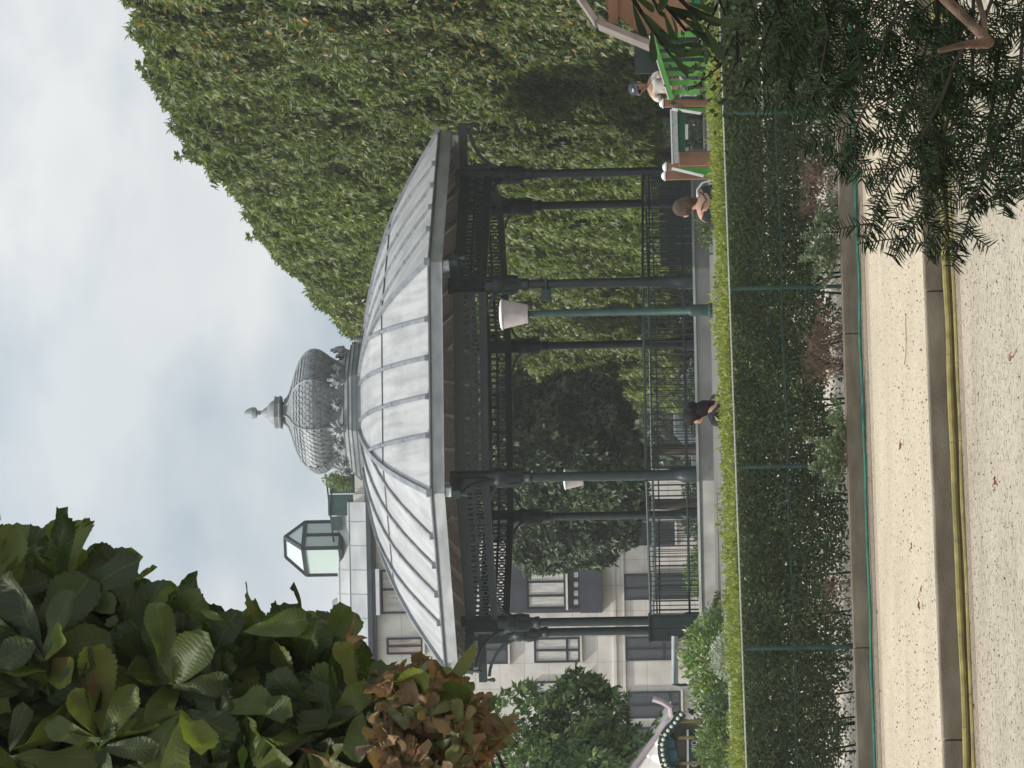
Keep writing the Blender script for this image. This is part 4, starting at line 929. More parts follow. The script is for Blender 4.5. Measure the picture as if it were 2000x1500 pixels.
def wbox(m, y0, x0, y1, x1, d0, d1, D=BD):
    """box whose front face covers the picture rectangle (y0..y1, x0..x1) at depth D+d0, local to the building"""
    yc = (y0 + y1) / 2; xc = (x0 + x1) / 2
    a = BX(y1, xc, D); b = BX(y0, xc, D); zt = BX(yc, x0, D).z; zb = BX(yc, x1, D).z
    m.box(a.x, d0, zb - 1.2, b.x, d1, zt - 1.2); return a.x, b.x, zb - 1.2, zt - 1.2
zc_ = BX(1150, 727).z - 1.2
m = MB(); m.box(-24, 0.02, -.6, -3.2, 9, zc_ + .05); bb('wall', m, M['facade'])
m = MB(); m.box(-24, -.35, zc_ - .02, -3.15, 9.2, zc_ + .14); m.box(-24, -.25, zc_ - .14, -3.2, .018, zc_ - .021); bb('cornice', m, M['slate'])
for xx, hh_ in ((1197, .10), (1217, .05)):
    m = MB(); z_ = BX(1200, xx).z - 1.2; m.box(-24, -.06, z_ - hh_, -3.2, .018, z_); bb('string_course', m, M['facade'])
def window(y0, x0, y1, x1, curtain=None, mull=(.5,), trans=(.72,), par=None, dd=0.0, top=.0):
    m = MB(); xa, xb, za, zb = wbox(MB(), y0, x0, y1, x1, 0, 0); fw = .07
    m.box(xa, dd - .05, za, xa + fw, dd + .01, zb); m.box(xb - fw, dd - .05, za, xb, dd + .01, zb); m.box(xa + fw, dd - .05, zb - fw, xb - fw, dd + .01, zb); m.box(xa + fw, dd - .05, za, xb - fw, dd + .01, za + fw)
    for q in mull: xm = xa + (xb - xa) * q; m.box(xm - .04, dd - .048, za + fw, xm + .04, dd + .008, zb - fw)
    for q in trans: zm = zb - (zb - za) * q; m.box(xa + fw, dd - .044, zm - .04, xb - fw, dd + .006, zm + .04)
    w_ = bb('window', m, M['frame'], par); 
    m = MB(); m.box(xa + fw / 2, dd - .022, za + fw / 2, xb - fw / 2, dd - .018 + .03, zb - fw / 2); g_ = bb('pane', m, M['glassdark'] if not curtain else M[curtain], w_)
    m = MB(); m.box(xa - .05, dd - .12, za - .07, xb + .05, dd + .0, za - .002); bb('sill', m, M['facade'], w_)
    return w_
window(1245, 1043, 1294, 1133, 'curtain', (.5,), (.72,)); window(1243, 1222, 1290, 1318, None, (.5,), (.78,)); window(1120, 1219, 1171, 1345, None, (.45,), (.5,))
window(1350, 1226, 1403, 1330, None, (.5,), (.8,)); window(1240, 925, 1297, 992, None, (.5,), ()); window(1112, 744, 1198, 840, 'curtain', (.55,), (.6,)); window(1245, 755, 1278, 826, 'curtainwarm', (.5,), ())
window(1330, 1043, 1378, 1133, 'curtain', (.5,), (.72,)); window(1420, 1222, 1470, 1318, None, (.5,), (.78,)); window(1020, 1222, 1065, 1318, None, (.5,), (.78,))
m = MB(); wbox(m, 1110, 736, 1200, 743, -.42, -.05); bb('blind_box', m, M['white'])
# projecting dark bay
m = MB(); xa, xb, za, zb = wbox(m, 1103, 993, 1195, 1030, -.55, .015); wbox(m, 1103, 1133, 1195, 1176, -.55, .015); wbox(m, 1103, 1030.01, 1112, 1132.99, -.55, .015); wbox(m, 1187, 1030.01, 1195, 1132.99, -.55, .015)
bay = bb('bay_window', m, M['slate']); window(1112, 1030, 1187, 1106, 'curtain', (.34, .70), (), bay, -.48)
m = MB(); wbox(m, 1112, 1106.5, 1187, 1133, -.50, -.30); lowp = bb('lower_light', m, M['frame'], bay)
for yy in (1116, 1135, 1152, 1169): m = MB(); wbox(m, yy, 1122, yy + 10, 1130, -.512, -.502); bb('pane', m, M['curtain'], lowp)
# mansard roof: curved sheet panels with joints
zt_ = BX(1130, 652).z - 1.2; m = MB(); prof = [(-.25, zc_ + .14), (.05, zc_ + .75), (.45, zc_ + 1.15), (1.1, zt_)]
V = []; F = []
xs_ = np.linspace(-14.0, -3.9, 12)
for x_ in xs_:
    for (yy, zz_) in prof: V.append((x_, yy, zz_))
    V.append((x_, 8.0, prof[-1][1] - .3))
for i in range(len(xs_) - 1):
    for j in range(4): a = i * 5 + j; F.append((a, a + 5, a + 6, a + 1))
m.add(V, F); m.add([V[5 * (len(xs_) - 1) + j] for j in range(5)] + [(-3.9, 8, zc_ + .1)], [(0, 1, 2, 3, 4, 5)]); rf = bb('roof', m, M['roofstone'])
for q in np.arange(-13.6, -4, .82):
    jm = MB()
    for (a, b) in zip(prof, prof[1:]): jm.bar((q, a[0] - .012, a[1]), (q, b[0] - .012, b[1]), .02, .02, up=(0, -1, .3))
    bb('roof_seam', jm, M['fascia'], rf)
for zq in (zc_ + .75, zc_ + 1.15):
    jm = MB(); yy = np.interp(zq, [p_[1] for p_ in prof], [p_[0] for p_ in prof]); jm.bar((-14, yy - .012, zq), (-3.9, yy - .012, zq), .02, .02); bb('roof_seam', jm, M['zincseam'], rf)
# raised wing at the left and a chimney
m = MB(); a = BX(1178, 640); m.box(-14.5, 1.5, zc_ + .2, a.x, 8, a.z - 1.2); m.box(-14.5, 1.5, a.z - 1.2, a.x - .8, 8, a.z - .55); bb('upper_wing', m, M['roofstone'])
# glazed roof lantern
def Q(y, x, d): p = P(y, x, BD + d); return Vector((p.x, p.y - BD, p.z - 1.2))
Ar, Bf, Cl = Q(1020, 598, .9), Q(1071, 593, .0), Q(1123, 596, 1.0); Ar.z = Cl.z = Bf.z = (Ar.z + Bf.z + Cl.z) / 3
Dk = Ar + Cl - Bf; Er, El = Q(1049, 556, .95), Q(1088, 560, 1.1); Er.z = El.z = (Er.z + El.z) / 2
dz_ = Vector((0, 0, Ar.z - Q(1071, 664, 0).z))
m = MB(); e_ = [(Ar, Bf), (Bf, Cl), (Cl, Dk), (Dk, Ar), (Ar - dz_, Bf - dz_), (Bf - dz_, Cl - dz_), (Ar, Ar - dz_), (Bf, Bf - dz_), (Cl, Cl - dz_), (Dk, Dk - dz_), (Cl - dz_, Dk - dz_), (Er, El), (Ar, Er), (Bf, Er), (Cl, El), (Dk, El), ((Ar + Bf) / 2, (Ar + Bf) / 2 - dz_)]
for a, b in e_: m.bar(a, b, .13 if (a, b) != e_[11] else .08, .13)
sk = bb('roof_lantern', m, M['frame'])
for nm, poly, mt in (('side_pane', (Ar, Bf, Bf - dz_, Ar - dz_), 'glassside'), ('side_pane', (Bf, Cl, Cl - dz_, Bf - dz_), 'glassgreen'), ('side_pane', (Cl, Dk, Dk - dz_, Cl - dz_), 'glassgreen'), ('top_pane', (Ar, Bf, Er), 'glassside'), ('top_pane', (Bf, Cl, El, Er), 'glassgreen'), ('top_pane', (Cl, Dk, El), 'glassgreen'), ('top_pane', (Dk, Ar, Er, El), 'glassgreen')):
    m = MB(); n3 = len(poly); cen = sum(poly, Vector()) / n3; nv = (poly[1] - poly[0]).cross(poly[2] - poly[0]).normalized() * .02
    m.add([p_ + nv * .5 for p_ in poly] + [p_ - nv * .5 for p_ in poly], [tuple(range(n3)), tuple(reversed(range(n3, 2 * n3)))] + [(i, (i + 1) % n3, (i + 1) % n3 + n3, i + n3) for i in range(n3)]); bb(nm, m, M[mt], sk)
# roof terrace with green glass screens and planting
for (y0, y1, x0, x1) in ((1007, 966, 640, 693), (964, 926, 643, 692), (1036, 1009, 646, 668)):
    m = MB(); wbox(m, min(y0, y1), x0, max(y0, y1), x1, .1, .16); bb('terrace_screen', m, M['awning'])
m = MB(); wbox(m, 965, 690, 985, 712, .0, 3); wbox(m, 985.1, 692, 1012, 735, .3, 3); wbox(m, 925, 690, 964.9, 735, .1, 3); bb('terrace_block', m, M['facade'])
m = MB(); m.tube([Q(925, 636, .1), Q(1060, 652, .2)], .03, 5); m.tube([Q(925, 650, .1), Q(1010, 645, .1)], .025, 5); bb('terrace_rail', m, M['frame'])
p = P(938, 668, BD - .4); shrub('terrace_plant', (p.x, BD - .4, P(938, 684, BD - .4).z), .34, .3, .85, M['shrubleaf'], 700, 91, .12, 'leafy plant on the roof terrace right behind the cupola', cat='plant')
# lean-to canopy pipes beside building: silver awning roller
m = MB(); a = P(1335, 1318, 60); b = P(1242, 1318, 60); m.tube([a, b], .06, 10); 
aw = empty('barrier_rail', (a.x, 60, 1.5), 0, 'thick pale metal rail with bent end beside the green bushes', 'rail')
o = m.build('rail', M['rail'], aw, smooth=True); o.matrix_parent_inverse = Matrix.Translation(-Vector(aw.location))
m = MB(); e = a + Vector((-.03, 0, -.1)); m.tube([a + Vector((0, 0, .04)), e, e + Vector((0.02, 0, -.25)), Vector((e.x + .02, 60, 1.5))], .025, 8); m.tube([(b.x, 60, b.z), (b.x, 60, 1.5)], .025, 8); o = m.build('support', M['iron'], aw, smooth=True); o.matrix_parent_inverse = Matrix.Translation(-Vector(aw.location))

# ================================================================ PARKED CARS behind
M['carbody'] = mat('car_paint_silver', (.48, .50, .52), .3, metal=.5, var=.05); M['carglass'] = glassmat('car_glass', (.35, .42, .40), .1); M['tyre'] = mat('tyre', (.02, .02, .02), .8)
def car(x, D, L_, lab, mt):
    root = empty('parked_car', (x, D, 1.2), 0, lab, 'car', 'cars parked behind the bandstand'); h = L_ / 2
    m = MB(); body = [(-h, .3), (-h, .72), (-h + .25, .85), (-h + 1.0, .92), (h - .5, .92), (h - .05, .8), (h, .55), (h, .3)]
    m.prism(body, -.85, .85); m.build('body', M[mt], root, bevel=.03)
    m = MB(); cabp = [(-h + .75, .925), (-h + 1.35, 1.46), (h - 1.0, 1.48), (h - .45, .925)]; m.prism(cabp, -.74, .74); cb = m.build('cabin', M[mt], root, bevel=.03)
    m = MB(); m.prism([(-h + 1.0, .97), (-h + 1.42, 1.38), (-.1, 1.40), (-.1, .97)], -.755, -.742); m.build('window', M['carglass'], cb)
    m = MB(); m.prism([(.05, .97), (.05, 1.40), (h - 1.05, 1.40), (h - .72, .97)], -.755, -.742); m.build('window', M['carglass'], cb)
    for xx in (-h + .8, h - .8):
        for yy in (-.86, .66):
            m = MB(); m.lathe([(.14, 0), (.31, .0), (.33, .04), (.33, .18), (.31, .2)], 16); w_ = m.build('wheel', M['tyre'], root); w_.rotation_euler = (R(-90), 0, 0); w_.location = (xx, yy, .33)
car(-1.2, 126, 4.1, 'silver car parked behind the bandstand, right of the brown trunk', 'carbody'); car(-5.0, 128, 3.9, 'white-grey car parked nearer the pale building, left of the brown trunk', 'carbody')

# ================================================================ PLAYGROUND (right edge)
M['playwood'] = mat('play_brown_wood', (.17, .085, .045), .6, col2=(.25, .13, .075), scale=3, stretch=(4, 4, 1)); M['orangewood'] = mat('orange_timber', (.36, .17, .09), .6, col2=(.46, .24, .13), scale=3, stretch=(1, 1, 5))
M['greywood'] = mat('grey_timber', (.20, .16, .14), .7, var=.2, scale=5); M['playgreen'] = mat('bright_green_board', (.10, .32, .05), .45, var=.12); M['darkgreen'] = mat('dark_green_plastic', (.015, .12, .055), .4, var=.12); M['greyboard'] = mat('pale_grey_board', (.33, .33, .34), .6, var=.12, scale=30)
PD = 45.0
def PL(y, x, D=PD): return P(y, x, D)
def board(m, a, b, wd, th=.03): m.bar(a, b, th, wd)   # board standing on edge, wd is its height
play = empty('climbing_unit', (PL(240, 1400).x, PD, 1.38), 0, 'brown and green play frame with wooden posts and a grey rail behind the hedge', 'play equipment')
def pb(name, m, mt, par, **k): o = m.build(name, mt, par, **k); o.matrix_parent_inverse = Matrix.Translation(-Vector(par.location)); return o
def post(par, y0, y1, xt, D, mt='playwood', capped=True, zb=1.36):
    a = PL((y0 + y1) / 2, xt, D); r = abs(PL(y0, xt, D).x - PL(y1, xt, D).x) / 2; m = MB(); m.box(a.x - r, D - r, zb, a.x + r, D + r, a.z); o = pb('post', m, M[mt], par, bevel=.012)
    if capped:
        m = MB(); m.box(a.x - r - .006, D - r - .006, a.z + .001, a.x + r + .006, D + r + .006, a.z + .02); m.lathe([(r, .02), (r * .7, .045), (r * .2, .055)], 8, c=(a.x, D, a.z)); c_ = m.build('post_cap', M['white'], o)
post(play, 335, 352, 1300, 45.3); post(play, 318, 335, 1302, 46.4); post(play, 195, 210, 1296, 44.8)
m = MB(); a = PL(325, 1326, 44.9); b = PL(296, 1326, 44.9); m.box(a.x, 44.86, 1.36, b.x, 44.96, a.z); pb('side_panel', m, M['playwood'], play, bevel=.01)
m = MB(); m.bar(PL(216, 1316, 44.75), PL(318, 1319, 44.75), .05, .085); pb('grey_rail', m, M['greyboard'], play); m = MB(); m.bar(PL(214, 1310, 44.75), PL(320, 1313, 44.75), .06, .015); pb('sunlit_top_strip', m, M['white'], play)  # white strip paints the sunlit top edge of the rail
m = MB(); m.bar(PL(222, 1330, 44.8), PL(295, 1331, 44.8), .03, .10); pb('green_board', m, M['darkgreen'], play)
m = MB(); m.bar(PL(243, 1340, 44.9), PL(272, 1340, 44.9), .03, .05); m.bar(PL(288, 1341, 44.9), PL(295, 1341, 44.9), .03, .05); pb('white_panel', m, M['white'], play)
def tri(par, pts, D, mt, th=.03, name='green_gusset'):
    m = MB(); q = [PL(y, x, D) for y, x in pts]; m.add([(p_.x, D, p_.z) for p_ in q] + [(p_.x, D + th, p_.z) for p_ in q], [tuple(range(len(q))), tuple(reversed(range(len(q), 2 * len(q))))] + [(i, (i+1) % len(q), (i+1) % len(q) + len(q), i + len(q)) for i in range(len(q))]); return pb(name, m, M[mt], par)
tri(play, [(327, 1318), (327, 1400), (350, 1400)], 44.6, 'playgreen'); m = MB(); m.bar(PL(329, 1312, 44.57), PL(344, 1374, 44.57), .04, .03); pb('white_edge', m, M['white'], play)  # white bar paints sunlight along the board edge
tri(play, [(211, 1312), (211, 1390), (222, 1390)], 44.6, 'playgreen'); m = MB(); m.bar(PL(213, 1312, 44.57), PL(222, 1372, 44.57), .04, .03); pb('white_edge', m, M['white'], play)  # edge sunlight again painted as a white bar
# green picket ramp
ramp = empty('play_ramp', (PL(130, 1400).x, 44.9, 1.38), 0, 'bright green slatted ramp side sloping down to the brown post beside the child', 'play equipment')
ta, tb = PL(70, 1274, 44.55), PL(194, 1312, 44.55)
m = MB(); m.bar(ta, tb, .05, .06); pb('top_rail', m, M['playgreen'], ramp); m = MB(); m.bar(ta + Vector((0, 0, .038)), tb + Vector((0, 0, .038)), .055, .012); pb('sunlit_top_strip', m, M['white'], ramp)  # sunlit top edge of the ramp rail, painted as a white strip
for y in (66, 88, 106, 124, 142, 160, 178): 
    t = (y - 70) / 124; p_ = ta.lerp(tb, max(0, t)); q_ = PL(y, 1400, 44.6); m = MB(); m.box(q_.x - .032, 44.58, 1.38, q_.x + .032, 44.605, p_.z - .02); pb('slat', m, M['playgreen'], ramp)
m = MB(); m.bar(PL(50, 1386, 44.64), PL(200, 1392, 44.64), .03, .07); pb('bottom_rail', m, M['playgreen'], ramp)
# timber hut
hut = empty('play_hut', (PL(20, 1400).x, 46, 1.38), 0, 'orange-brown timber play hut with a sloping grey roof board at the photo edge', 'play hut')
m = MB(); tri(hut, [(-120, 1182), (-2, 1182), (12, 1184), (66, 1250), (66, 1275), (62, 1395), (-120, 1395)], 46.0, 'orangewood', .06, 'wall')
m = MB(); m.bar(PL(-60, 1196, 45.93), PL(48, 1198, 45.93), .06, .12); pb('beam', m, M['orangewood'], hut)
m = MB(); m.bar(PL(48, 1170, 45.85), PL(90, 1270, 45.85), .9, .07, up=(0, 0, 1)); pb('roof_board', m, M['greywood'], hut); m = MB(); m.bar(PL(-80, 1080, 45.8), PL(46, 1166, 45.8), .9, .07); pb('roof_board', m, M['greywood'], hut)
m = MB(); a = PL(145, 1240, 47.5); b = PL(100, 1240, 47.5); m.box(a.x, 47.4, 1.36, b.x + .5, 47.5, a.z); pb('opening_shade_panel', m, M['iron'], hut)  # dark panel stands in for the shade inside the hut
slide = empty('slide', (PL(30, 1400).x, 44.2, 1.38), 0, 'dark green plastic slide side with white edges at the photo edge', 'slide')
tri(slide, [(-30, 1348), (20, 1348), (55, 1362), (82, 1392), (82, 1402), (-30, 1402)], 44.2, 'darkgreen', .05, 'side_panel')
m = MB(); m.bar(PL(40, 1349, 44.16), PL(62, 1356, 44.16), .03, .02); m.bar(PL(62, 1356, 44.16), PL(84, 1376, 44.16), .03, .025); m.bar(PL(26, 1362, 44.16), PL(60, 1395, 44.16), .03, .02); pb('white_edge', m, M['white'], slide)  # sunlight on the slide's edges painted as white bars
# dark screen fence behind the woman
scr = empty('dark_screen', (PL(420, 1400).x, 76, 1.5), 0, 'dark green board screen behind the bandstand railings at the right', 'screen')
a = P(520, 1290, 76); b = P(345, 1262, 76); m = MB()
for i in range(12):
    x0 = a.x + (b.x - a.x) * i / 12; m.box(x0, 76, 1.5, x0 + (b.x - a.x) / 12 - .015, 76.04, a.z)
m.box(a.x, 76.04, 1.6, b.x, 76.1, 1.75); m.box(a.x, 76.04, a.z - .3, b.x, 76.1, a.z - .15); o = m.build('boards', M['iron'], scr); o.matrix_parent_inverse = Matrix.Translation(-Vector(scr.location))

# ================================================================ CAROUSEL (left edge)
M['canvas'] = mat('cream_canvas', (.70, .66, .60), .8, col2=(.80, .76, .70), scale=1); M['pinkcanvas'] = mat('pink_stripe', (.42, .35, .36), .8, var=.1); M['bluepanel'] = mat('painted_blue_panel', (.045, .16, .24), .4, col2=(.12, .28, .36), scale=3)
M['carodark'] = mat('carousel_dark_green', (.02, .05, .045), .4, var=.2); M['bulb'] = mat('round_bulb', (.62, .63, .52), .3, var=.05); M['carobody'] = mat('carousel_painted', (.05, .075, .05), .5, col2=(.16, .13, .08), scale=4)
CD = 54.0; ctr = P(1530, 1400, CD + 3.0)
caro = empty('carousel', (ctr.x, CD + 3, 1.42), 0, 'merry-go-round with pale canvas canopy, blue panel and round bulbs at the left edge', 'carousel')
def CQ(y, x, D=CD): return P(y, x, D)
def cbuild(name, m, mt, par=caro, **k): o = m.build(name, mt, par, **k); o.matrix_parent_inverse = Matrix.Translation(-Vector(caro.location)) if par is caro else Matrix.Identity(4); return o
# canopy: scalloped sheet rising to the left, built as a lofted strip with thickness
edge = [(1364, 1285), (1372, 1300), (1382, 1314), (1396, 1318), (1406, 1312), (1420, 1302), (1440, 1293), (1470, 1282), (1520, 1262), (1600, 1225)]
rim = [(1364, 1285), (1372, 1303), (1383, 1318), (1397, 1320), (1406, 1318), (1416, 1308), (1430, 1297), (1444, 1294), (1465, 1292), (1490, 1296), (1600, 1320)]
m = MB(); top = [CQ(y, x, CD + .2) for y, x in [(1398, 1314), (1410, 1304), (1430, 1291), (1450, 1276), (1475, 1258), (1500, 1239), (1600, 1165)]]; bot = [CQ(y, x, CD - .3) for y, x in [(1398, 1320), (1410, 1314), (1430, 1300), (1450, 1294), (1475, 1294), (1500, 1298), (1600, 1320)]]
n3 = len(top); back = [t_ + Vector((0, 2.6, .05)) for t_ in top]
m.add(top + bot + back, [(i, i + 1, i + 1 + n3, i + n3) for i in range(n3 - 1)] + [(i, i + 2 * n3, i + 1 + 2 * n3, i + 1) for i in range(n3 - 1)]); cbuild('canopy', m, M['canvas'])
m = MB(); m.tube([t_ + Vector((0, -.05, .02)) for t_ in [CQ(1364, 1278, CD)] + [CQ(1370, 1296, CD), CQ(1380, 1312, CD)] + top], .045, 8); cbuild('canopy_piping', m, M['pinkcanvas'])
arc = [(1392, 1334), (1400, 1326), (1412, 1318), (1424, 1307), (1438, 1297), (1455, 1293), (1472, 1294), (1490, 1298), (1510, 1310), (1540, 1330)]
m = MB()
for a, b in zip(arc, arc[1:]): m.bar(CQ(*a, CD - .35), CQ(*b, CD - .35), .10, .14)
rimo = cbuild('bulb_rim', m, M['carodark'])
def along(pts, k):
    P2 = [np.array(p_, float) for p_ in pts]; ln = [np.linalg.norm(b - a) for a, b in zip(P2, P2[1:])]; tot = sum(ln); out = []
    for i in range(k):
        s_ = tot * (i + .5) / k
        for (a, b, l_) in zip(P2, P2[1:], ln):
            if s_ <= l_: out.append(tuple(a + (b - a) * s_ / l_)); break
            s_ -= l_
    return out
b0 = None
for (y, x) in along(arc, 17):
    m = MB()
    if b0 is None: b0 = MB().lathe([(.003, -.03), (.022, -.02), (.03, 0), (.022, .02), (.003, .03)], 10).build('bulb', M['bulb'], rimo, smooth=True); o = b0
    else: o = b0.copy(); link(o, rimo)
    o.location = CQ(y, x, CD - .43)
tri2 = [(1432, 1302), (1444, 1300), (1470, 1299), (1495, 1304), (1493, 1316), (1478, 1324), (1462, 1319), (1447, 1316), (1436, 1308)]
m = MB(); q = [CQ(y, x, CD - .2) for y, x in tri2]; n3 = len(q); m.add(q + [p_ + Vector((0, .04, 0)) for p_ in q], [tuple(range(n3)), tuple(reversed(range(n3, 2*n3)))] + [(i, (i+1) % n3, (i+1) % n3 + n3, i + n3) for i in range(n3)]); cbuild('blue_panel', m, M['bluepanel'])
m = MB(); m.bar(CQ(1463, 1290, CD - .28), CQ(1464, 1325, CD - .28), .04, .03); m.bar(CQ(1480, 1328, CD - .28), CQ(1500, 1312, CD - .28), .03, .04); cbuild('panel_rib', m, M['carodark'])
m = MB(); m.box(CQ(1560, 1400, CD).x, CD - .1, 1.42, CQ(1415, 1400, CD).x, CD + .5, CQ(1440, 1318, CD).z); cbuild('drum', m, M['carobody'], bevel=.02)
m = MB(); a = CQ(1415, 1415, CD); m.box(CQ(1560, 1400).x, CD - .5, 1.42, a.x, CD + 3, 1.60); cbuild('platform', m, M['carodark'])
m = MB(); a, b = CQ(1560, 1352, CD - .18), CQ(1436, 1350, CD - .18); m.bar(a, b, .05, .17); sg = cbuild('sign_board', m, M['carodark'])
def text(s_, loc, size, mt, par, rot=(R(90), 0, 0)):
    cu = bpy.data.curves.new('lettering', 'FONT'); cu.body = s_; cu.size = size; cu.extrude = .006; cu.align_x = 'LEFT'; cu.materials.append(mt)
    tmp = bpy.data.objects.new('tmp', cu); scene.collection.objects.link(tmp); dg = bpy.context.evaluated_depsgraph_get(); me = bpy.data.meshes.new_from_object(tmp.evaluated_get(dg)); bpy.data.objects.remove(tmp)
    o = bpy.data.objects.new('lettering', me); link(o, par); o.location = loc; o.rotation_euler = rot; return o
text('U', CQ(1497.5, 1362, CD - .215), .125, M['white'], sg, (R(90), ROLL * .5, 0)); text('VID', CQ(1469, 1361, CD - .215), .115, M['white'], sg, (R(90), ROLL * .5, 0))
m = MB(); a, b = CQ(1560, 1344, CD - .2), CQ(1425, 1343, CD - .2); m.bar(a, b, .03, .03); cbuild('sign_trim', m, M['canvas'])
m = MB()
for yy in (1408, 1440, 1490): p_ = CQ(yy, 1400, CD - .2); m.tube([(p_.x, p_.y, 1.55), (p_.x, p_.y, CQ(yy, 1325, CD).z)], .03, 8)
cbuild('brass_pole', m, mat('brass_pole', (.32, .26, .12), .35, metal=.6))
# low white fence bar in front
m = MB(); m.bar(P(1335, 1425, 47.5), P(1520, 1432, 47.5), .02, .035); m.bar(P(1335, 1425, 47.5), P(1325, 1434, 47.5), .02, .03); o = m.build('barrier_bar', M['white']); setp(o, 'long thin white bar lying in front of the carousel bushes', 'rail')

# ================================================================ PEOPLE
M['skin'] = mat('skin', (.42, .24, .17), .55, var=.06); M['skintan'] = mat('skin_tan', (.34, .19, .12), .55, var=.06); M['hairblack'] = mat('hair_black', (.010, .008, .008), .7, spec=.15, var=.3, scale=20); M['hairbrown'] = mat('hair_light_brown', (.035, .022, .015), .65, spec=.2, col2=(.13, .085, .055), scale=25, stretch=(4, 4, 1), bump=.8, bscale=60)
M['cloth'] = mat('black_cloth', (.012, .012, .014), .8, var=.3, scale=6); M['tee'] = mat('white_patterned_tee', (.58, .53, .48), .8, col2=(.50, .34, .26), scale=9, ramp=(.52, .60)); M['shorts'] = mat('camouflage_shorts', (.12, .16, .13), .8, col2=(.30, .34, .30), scale=12, ramp=(.45, .55)); M['cap'] = mat('navy_cap', (.02, .024, .04), .6, var=.2); M['lens'] = mat('dark_lens', (.01, .01, .012), .15)
def skin(name, verts, edges, radii, mt, parent, sub=2, root_i=0):
    me = bpy.data.meshes.new(name); me.from_pydata(verts, edges, []); me.materials.append(mt); o = bpy.data.objects.new(name, me); link(o, parent)
    md = o.modifiers.new('skin', 'SKIN'); md.use_smooth_shade = True
    for i, r_ in enumerate(radii):
        sv = me.skin_vertices[0].data[i]; rr_ = r_ if hasattr(r_, '__len__') else (r_, r_); sv.radius = rr_; sv.use_root = (i == root_i)
    s_ = o.modifiers.new('sub', 'SUBSURF'); s_.levels = sub; s_.render_levels = sub; return o
def blob(name, mt, parent, loc, rad, rot=(0, 0, 0), deform=None):
    m = MB(); m.lathe([(math.sin(t), -math.cos(t)) for t in np.linspace(0.04, math.pi - .04, 13)], 18); m.v = [((x * rad[0]), (y * rad[1]), (z * rad[2])) for x, y, z in m.v]
    if deform: m.v = [deform(*v_) for v_ in m.v]
    o = m.build(name, mt, parent, smooth=True); o.location = loc; o.rotation_euler = rot; return o
def hand(verts, edges, radii, wi, w, d, side, s=1.0):
    """adds palm and five curled fingers to the body skeleton at wrist index wi; d = forearm direction"""
    d = Vector(d).normalized(); sdv = d.cross(Vector((0, 0, 1))).normalized() * side; dn = Vector((0, 0, -1))
    palm = Vector(w) + d * .05 * s; verts.append(tuple(palm)); radii.append((.022 * s, .016 * s)); pi2 = len(verts) - 1; edges.append((wi, pi2))
    for k, (of, ln) in enumerate(((-.030, .045), (-.011, .055), (.010, .052), (.029, .040))):
        a = palm + d * .03 * s + sdv * of * s; b = a + (d * .8 + dn * .5).normalized() * ln * .55 * s; c_ = b + (d * .3 + dn).normalized() * ln * .5 * s
        i0 = len(verts); verts += [tuple(a), tuple(b), tuple(c_)]; radii += [.008 * s] * 2 + [.006 * s]; edges += [(pi2, i0), (i0, i0 + 1), (i0 + 1, i0 + 2)]
    a = Vector(w) + d * .03 * s - sdv * .03 * s; b = a + (d * .6 - sdv * .6 + dn * .3).normalized() * .035 * s; i0 = len(verts); verts += [tuple(a), tuple(b)]; radii += [.009 * s, .007 * s]; edges += [(pi2, i0), (i0, i0 + 1)]

def head_pts(base, tilt, s=1.0):
    """neck, skull points along a tilted axis; tilt = unit-ish vector of head up"""
    t = Vector(tilt).normalized(); b = Vector(base); return [b, b + t * .055 * s, b + t * .115 * s, b + t * .175 * s]
